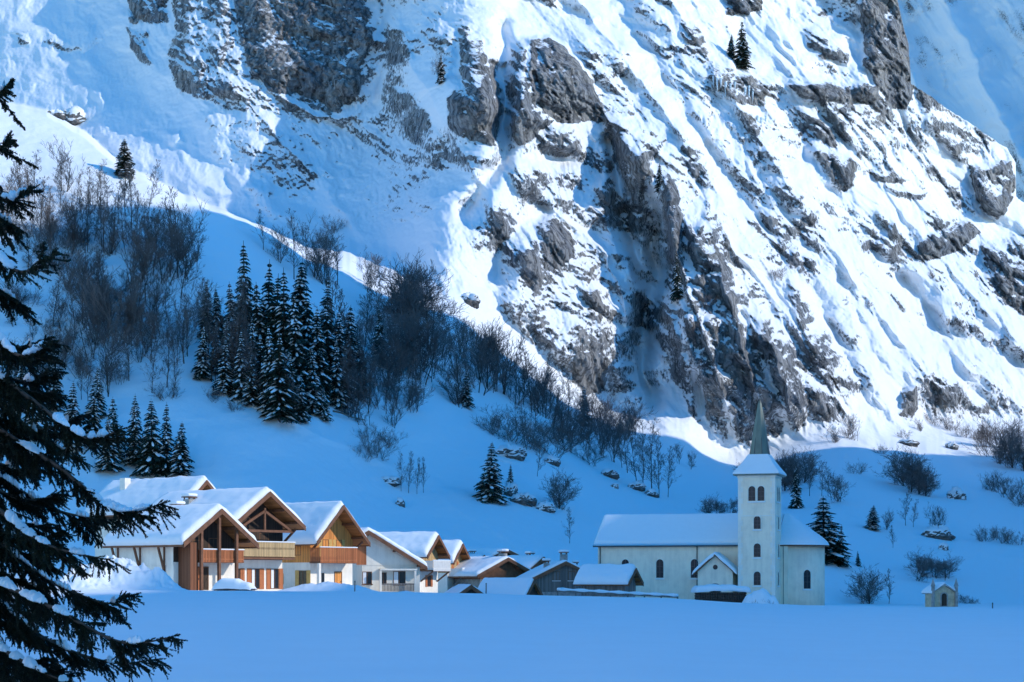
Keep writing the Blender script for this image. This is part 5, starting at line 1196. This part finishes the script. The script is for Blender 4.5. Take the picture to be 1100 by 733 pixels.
def bough(pts, drop, spread, seed, dens=1.0, snow=.6):
    """a main limb through pts (world), with side shoots in its plane and sprigs that hang from it"""
    global rg
    rg = random.Random(seed); out = []; limb = MB(); P = [Vector(p) for p in pts]
    N = 40; path = []
    for i in range(N+1):                        # Catmull-Rom
        t = i/N*(len(P)-1); k = min(int(t), len(P)-2); f = t-k; p0 = P[max(k-1, 0)]; p1 = P[k]; p2 = P[k+1]; p3 = P[min(k+2, len(P)-1)]
        path.append(p1+.5*f*(p2-p0+f*(2*p0-5*p1+4*p2-p3+f*(3*(p1-p2)+p3-p0))))
    tot = sum((path[i+1]-path[i]).length for i in range(N))
    for i in range(N): limb.tube(path[i]+ofs, path[i+1]+ofs, .034*(1-i/N)+.006, .034*(1-(i+1)/N)+.006, 6, False)
    snowpts = []; s = 0.0
    for i in range(N):
        a, b = path[i], path[i+1]; d = (b-a); L = d.length; d.normalize(); t = i/N
        side = d.cross(Vector((0, 0, 1))).normalized(); k = max(1, int(L/.036))
        for j in range(k):
            q = a+(b-a)*(rg.random())
            needles(out, q, d+Vector((rg.uniform(-.5,.5), rg.uniform(-.5,.5), rg.uniform(-.3,.4))), rg.uniform(.06,.12), .026, dens)
            # flat side shoot, itself with hanging sprigs
            sg = rg.choice((-1, 1)); ln = spread*(1-.75*t)*rg.uniform(.45, 1.1)+.10
            e = (side*sg*rg.uniform(.7,1.0)+d*rg.uniform(.5,1.0)+Vector((0,0,-.16-.35*rg.random()))).normalized(); q2 = q
            nn = max(2, int(ln/.11))
            for m_ in range(nn):
                q3 = q2+e*(ln/nn); needles(out, q2, e, ln/nn*1.15, .028, dens)
                for h_ in range(2):
                    if rg.random() < .95:
                        hd = (Vector((rg.uniform(-.7,.7), rg.uniform(-.7,.7), -1+rg.uniform(-.2,.7)))+e*.5+d*rg.uniform(0,.7)); hl = drop*.85*rg.choice((.3,.5,.8,1.0,1.3))*rg.uniform(.7,1.15)*(1-.4*t)
                        needles(out, q2+(q3-q2)*rg.random(), hd, hl, .026, dens)
                e = (e+Vector((0,0,-.07))).normalized(); q2 = q3
            if rg.random() < snow*.5: snowpts.append((q+side*sg*ln*.35, ln*.35))
        if rg.random() < snow: snowpts.append((a, .12))
    for b_ in range(6):                         # forking side limbs, each with its own hanging twigs
        i = int(N*rg.uniform(.12, .85)); q = path[i]; d = (path[min(i+2, N)]-path[i]).normalized(); side = d.cross(Vector((0,0,1))).normalized()
        e = (d*rg.uniform(.6, 1.0)+side*rg.uniform(-.7,.7)+Vector((0,0,rg.uniform(-.75,.12)))).normalized(); ln = rg.uniform(.30, .75)*(1.15-.6*i/N); nn = int(ln/.07)+2; q2 = q
        for m_ in range(nn):
            q3 = q2+e*(ln/nn); limb.tube(q2+ofs, q3+ofs, .008, .007, 5, False); needles(out, q2, e, ln/nn*1.2, .030, dens)
            for h_ in range(4):
                hd = Vector((rg.uniform(-.8,.8), rg.uniform(-.8,.8), rg.uniform(-1.1,.1)))+e*.7; hl = rg.uniform(.06, .9*drop)*(1.1-.6*m_/nn); o1 = q2+(q3-q2)*rg.random(); needles(out, o1, hd, hl, .027, dens)
                if hl > .11: needles(out, o1+hd.normalized()*hl*.5, hd+Vector((rg.uniform(-1,1), rg.uniform(-1,1), rg.uniform(-.4,.4))), hl*.5, .024, dens)
            e = (e+Vector((rg.uniform(-.1,.1), rg.uniform(-.1,.1), rg.uniform(-.12,.10)))).normalized(); q2 = q3
    vs = []; fs = []
    for p0, p1, tip, r in out:
        if tip is None: continue
        n = len(vs); vs += [tuple(p0+ofs), tuple(p1+ofs), tuple(tip+ofs)]; fs.append((n, n+1, n+2))
    o_ = limb.build('bough', M['bark'], big, True)
    np_mesh('needles', np.array(vs), np.array(fs), M['near_needles'], o_, smooth=False)
    return o_, path, snowpts, side
_ico = None
def ico():
    import bmesh
    bm = bmesh.new(); bmesh.ops.create_icosphere(bm, subdivisions=3, radius=1.0); v = np.array([tuple(x.co) for x in bm.verts]); f = np.array([[x.index for x in g.verts] for g in bm.faces]); bm.free(); return v, f
IV, IF = ico()
def pads(o_, path, runs, seed):
    """snow pads lying along the upper side of a bough; runs = (t0, t1, width, height)"""
    r2 = np.random.RandomState(seed); N = len(path)-1
    for t0, t1, wd, ht in runs:
        i0 = t0*N; a = path[int(i0)]; b = path[min(int(t1*N), N)]; nseg = 30; nc = 18
        ring = []
        for k in range(nseg+1):
            t = t0+(t1-t0)*k/nseg; x = t*N; i = min(int(x), N-1); c_ = path[i]+(path[i+1]-path[i])*(x-i); d = (path[i+1]-path[i]).normalized(); sd = d.cross(Vector((0,0,1))).normalized(); upv = Vector((0,0,1))
            e = math.sqrt(max(0, 1-abs(2*k/nseg-1)**2.6)); nz_ = 1+.55*float(perlin(np.array([k*.21+seed*1.7]), np.array([t0*9.0]), 501)[0])
            w = wd*.48*e*nz_+.004; h = ht*.62*e*(1+.5*float(perlin(np.array([k*.3+seed]), np.array([t1*7.0]), 503)[0]))+.003
            for j in range(nc):
                th = 2*math.pi*j/nc; z = math.sin(th); z = z*h if z > 0 else z*h*.30
                wob_ = 1+.22*float(perlin(np.array([k*.35+seed]), np.array([j*.8]), 507)[0])
                ring.append(tuple(c_+sd*(w*math.cos(th)*wob_)+upv*(z*wob_+.012)+ofs))
        V = np.array(ring); i = np.arange((nseg+1)*nc).reshape(nseg+1, nc); q_ = np.stack([i[:-1].ravel(), np.roll(i, -1, 1)[:-1].ravel(), np.roll(i, -1, 1)[1:].ravel(), i[1:].ravel()], 1)
        np_mesh('snow_pad', V, q_, M['snow'], o_)
BOUGHS = [  # points (px, py, depth offset), hang, side spread, snow runs
 ([(-62,60,0),(-30,82,-.2),(0,100,-.3),(14,92,-.3)], .10, .22, [(.3,.6,.06,.05)]),
 ([(-62,120,0),(-30,140,-.2),(2,158,-.3),(13,150,-.3)], .10, .25, []),
 ([(-62,150,0),(-20,185,-.3),(15,215,-.5),(44,203,-.6)], .16, .38, [(.35,.55,.10,.08)]),
 ([(-62,190,0),(-15,225,.4),(25,245,.6)], .16, .40, [(.3,.6,.10,.08)]),
 ([(-62,215,0),(-20,258,-.3),(30,292,-.6),(76,272,-.8)], .20, .48, [(.30,.48,.13,.10)]),
 ([(-62,270,0),(-10,305,.5),(35,330,.8)], .18, .42, [(.4,.7,.10,.08)]),
 ([(-62,320,0),(-15,352,-.3),(30,382,-.7),(72,368,-.9)], .20, .48, [(.25,.5,.14,.11),(.6,.7,.07,.05)]),
 ([(-62,340,0),(-20,388,-.5),(35,430,-.8),(92,470,-1.0),(128,462,-1.1)], .24, .60, [(.25,.45,.17,.14),(.52,.72,.14,.12)]),
 ([(-62,380,0),(-5,430,.5),(45,470,.8),(85,492,1.0)], .22, .50, [(.35,.6,.14,.11)]),
 ([(-62,410,0),(-10,455,-.4),(60,500,-.8),(125,548,-1.1),(176,541,-1.3)], .26, .62, [(.28,.42,.15,.13),(.50,.66,.16,.13),(.74,.84,.09,.06)]),
 ([(-62,470,0),(-5,510,.4),(60,548,.7),(128,560,.9)], .28, .55, [(.3,.5,.13,.1),(.6,.72,.1,.08)]),
 ([(-62,500,0),(-5,545,-.5),(50,585,-.8),(118,602,-1.0)], .28, .55, [(.4,.62,.14,.11)]),
 ([(-62,540,0),(0,585,.3),(55,625,.6),(112,648,.8),(132,640,.9)], .28, .52, [(.35,.5,.14,.11),(.66,.78,.10,.08)]),
 ([(-62,570,0),(-5,622,-.4),(60,655,-.8),(130,690,-1.0),(186,684,-1.2)], .26, .62, [(.3,.42,.14,.11),(.55,.68,.13,.10),(.78,.86,.08,.05)]),
 ([(-62,600,0),(0,650,.3),(55,690,.6),(120,712,.8),(170,708,.9)], .26, .50, [(.4,.55,.12,.1),(.7,.8,.09,.07)]),
 ([(-62,650,0),(-10,690,-.3),(45,722,-.6),(95,742,-.8)], .24, .55, [(.35,.6,.16,.12)]),
 ([(-62,690,0),(0,725,.3),(50,750,.5)], .24, .5, [(.3,.7,.14,.1)]),
]
for j_ in range(7):
    p_, a_, b_, c_ = BOUGHS[j_]; BOUGHS[j_] = ([(x-(10 if x > -20 else 0)*max(0, (x+20)/60), y, z) for x, y, z in p_], a_*.8, b_*.75, c_)
rx = random.Random(4)
for j in range(16):                     # further boughs behind, nearer the trunk
    y0 = 330+25*j; tipx = rx.uniform(25, 85)+.05*(y0-330); dp = rx.uniform(.4, 1.3)
    BOUGHS.append(([(-62, y0, 0), (-20, y0+rx.uniform(20,40), dp*.4), (tipx*.5, y0+rx.uniform(40,60), dp*.8), (tipx, y0+rx.uniform(38,62), dp)], .22, .5, []))
for k, (pts, drop, spread, runs) in enumerate(BOUGHS):
    o_, path, sp2, sd = bough([S(*p) for p in pts], drop, spread, 900+k)
    rs = random.Random(k+50); runs = []
    for j in range(7 if k < 17 else 2):
        a_ = rs.uniform(.22, .85); runs.append((a_, a_+rs.uniform(.025, .085), rs.uniform(.07, .19), rs.uniform(.06, .12)))
    pads(o_, path, runs, 30+k)
# ================================================================== light, sky, camera
wld = bpy.data.worlds.new('World'); SC.world = wld; wld.use_nodes = True
wn = wld.node_tree; bg = wn.nodes['Background']
sky = wn.nodes.new('ShaderNodeTexSky'); sky.sky_type = 'NISHITA'; sky.sun_disc = False
sky.sun_elevation = _e; sky.sun_rotation = RAD(90+SUN_AZ); sky.altitude = 600; sky.air_density = 1.3; sky.dust_density = 0.3; sky.ozone_density = 3.0
hs = wn.nodes.new('ShaderNodeHueSaturation'); hs.inputs['Saturation'].default_value = 1.66; hs.inputs['Hue'].default_value = 0.503; hs.inputs['Value'].default_value = 1.0
wn.links.new(sky.outputs[0], hs.inputs['Color']); wn.links.new(hs.outputs[0], bg.inputs['Color']); bg.inputs['Strength'].default_value = 0.15
sl = bpy.data.lights.new('sun', 'SUN'); sl.energy = 2.0; sl.angle = RAD(0.5); sl.color = (1.0, 0.93, 0.82)
so = bpy.data.objects.new('sun', sl); COL.objects.link(so); so.rotation_euler = (-SUNV).to_track_quat('-Z', 'Y').to_euler(); so.location = (150, -60, 200)
cam = bpy.data.cameras.new('camera'); co = bpy.data.objects.new('camera', cam); COL.objects.link(co)
co.location = (0, 0, 0); co.rotation_euler = (RAD(90), 0, 0); cam.sensor_width = 36; cam.lens = F/1100*36
cam.shift_y = (HY-366.5)/1100; cam.clip_start = 0.5; cam.clip_end = 12000; SC.camera = co
vs = SC.view_settings; vs.view_transform = 'Standard'; vs.look = 'None'; vs.exposure = 0.8; vs.gamma = 1.0
SC.cycles.use_denoising = True; SC.cycles.max_bounces = 6; SC.cycles.diffuse_bounces = 3
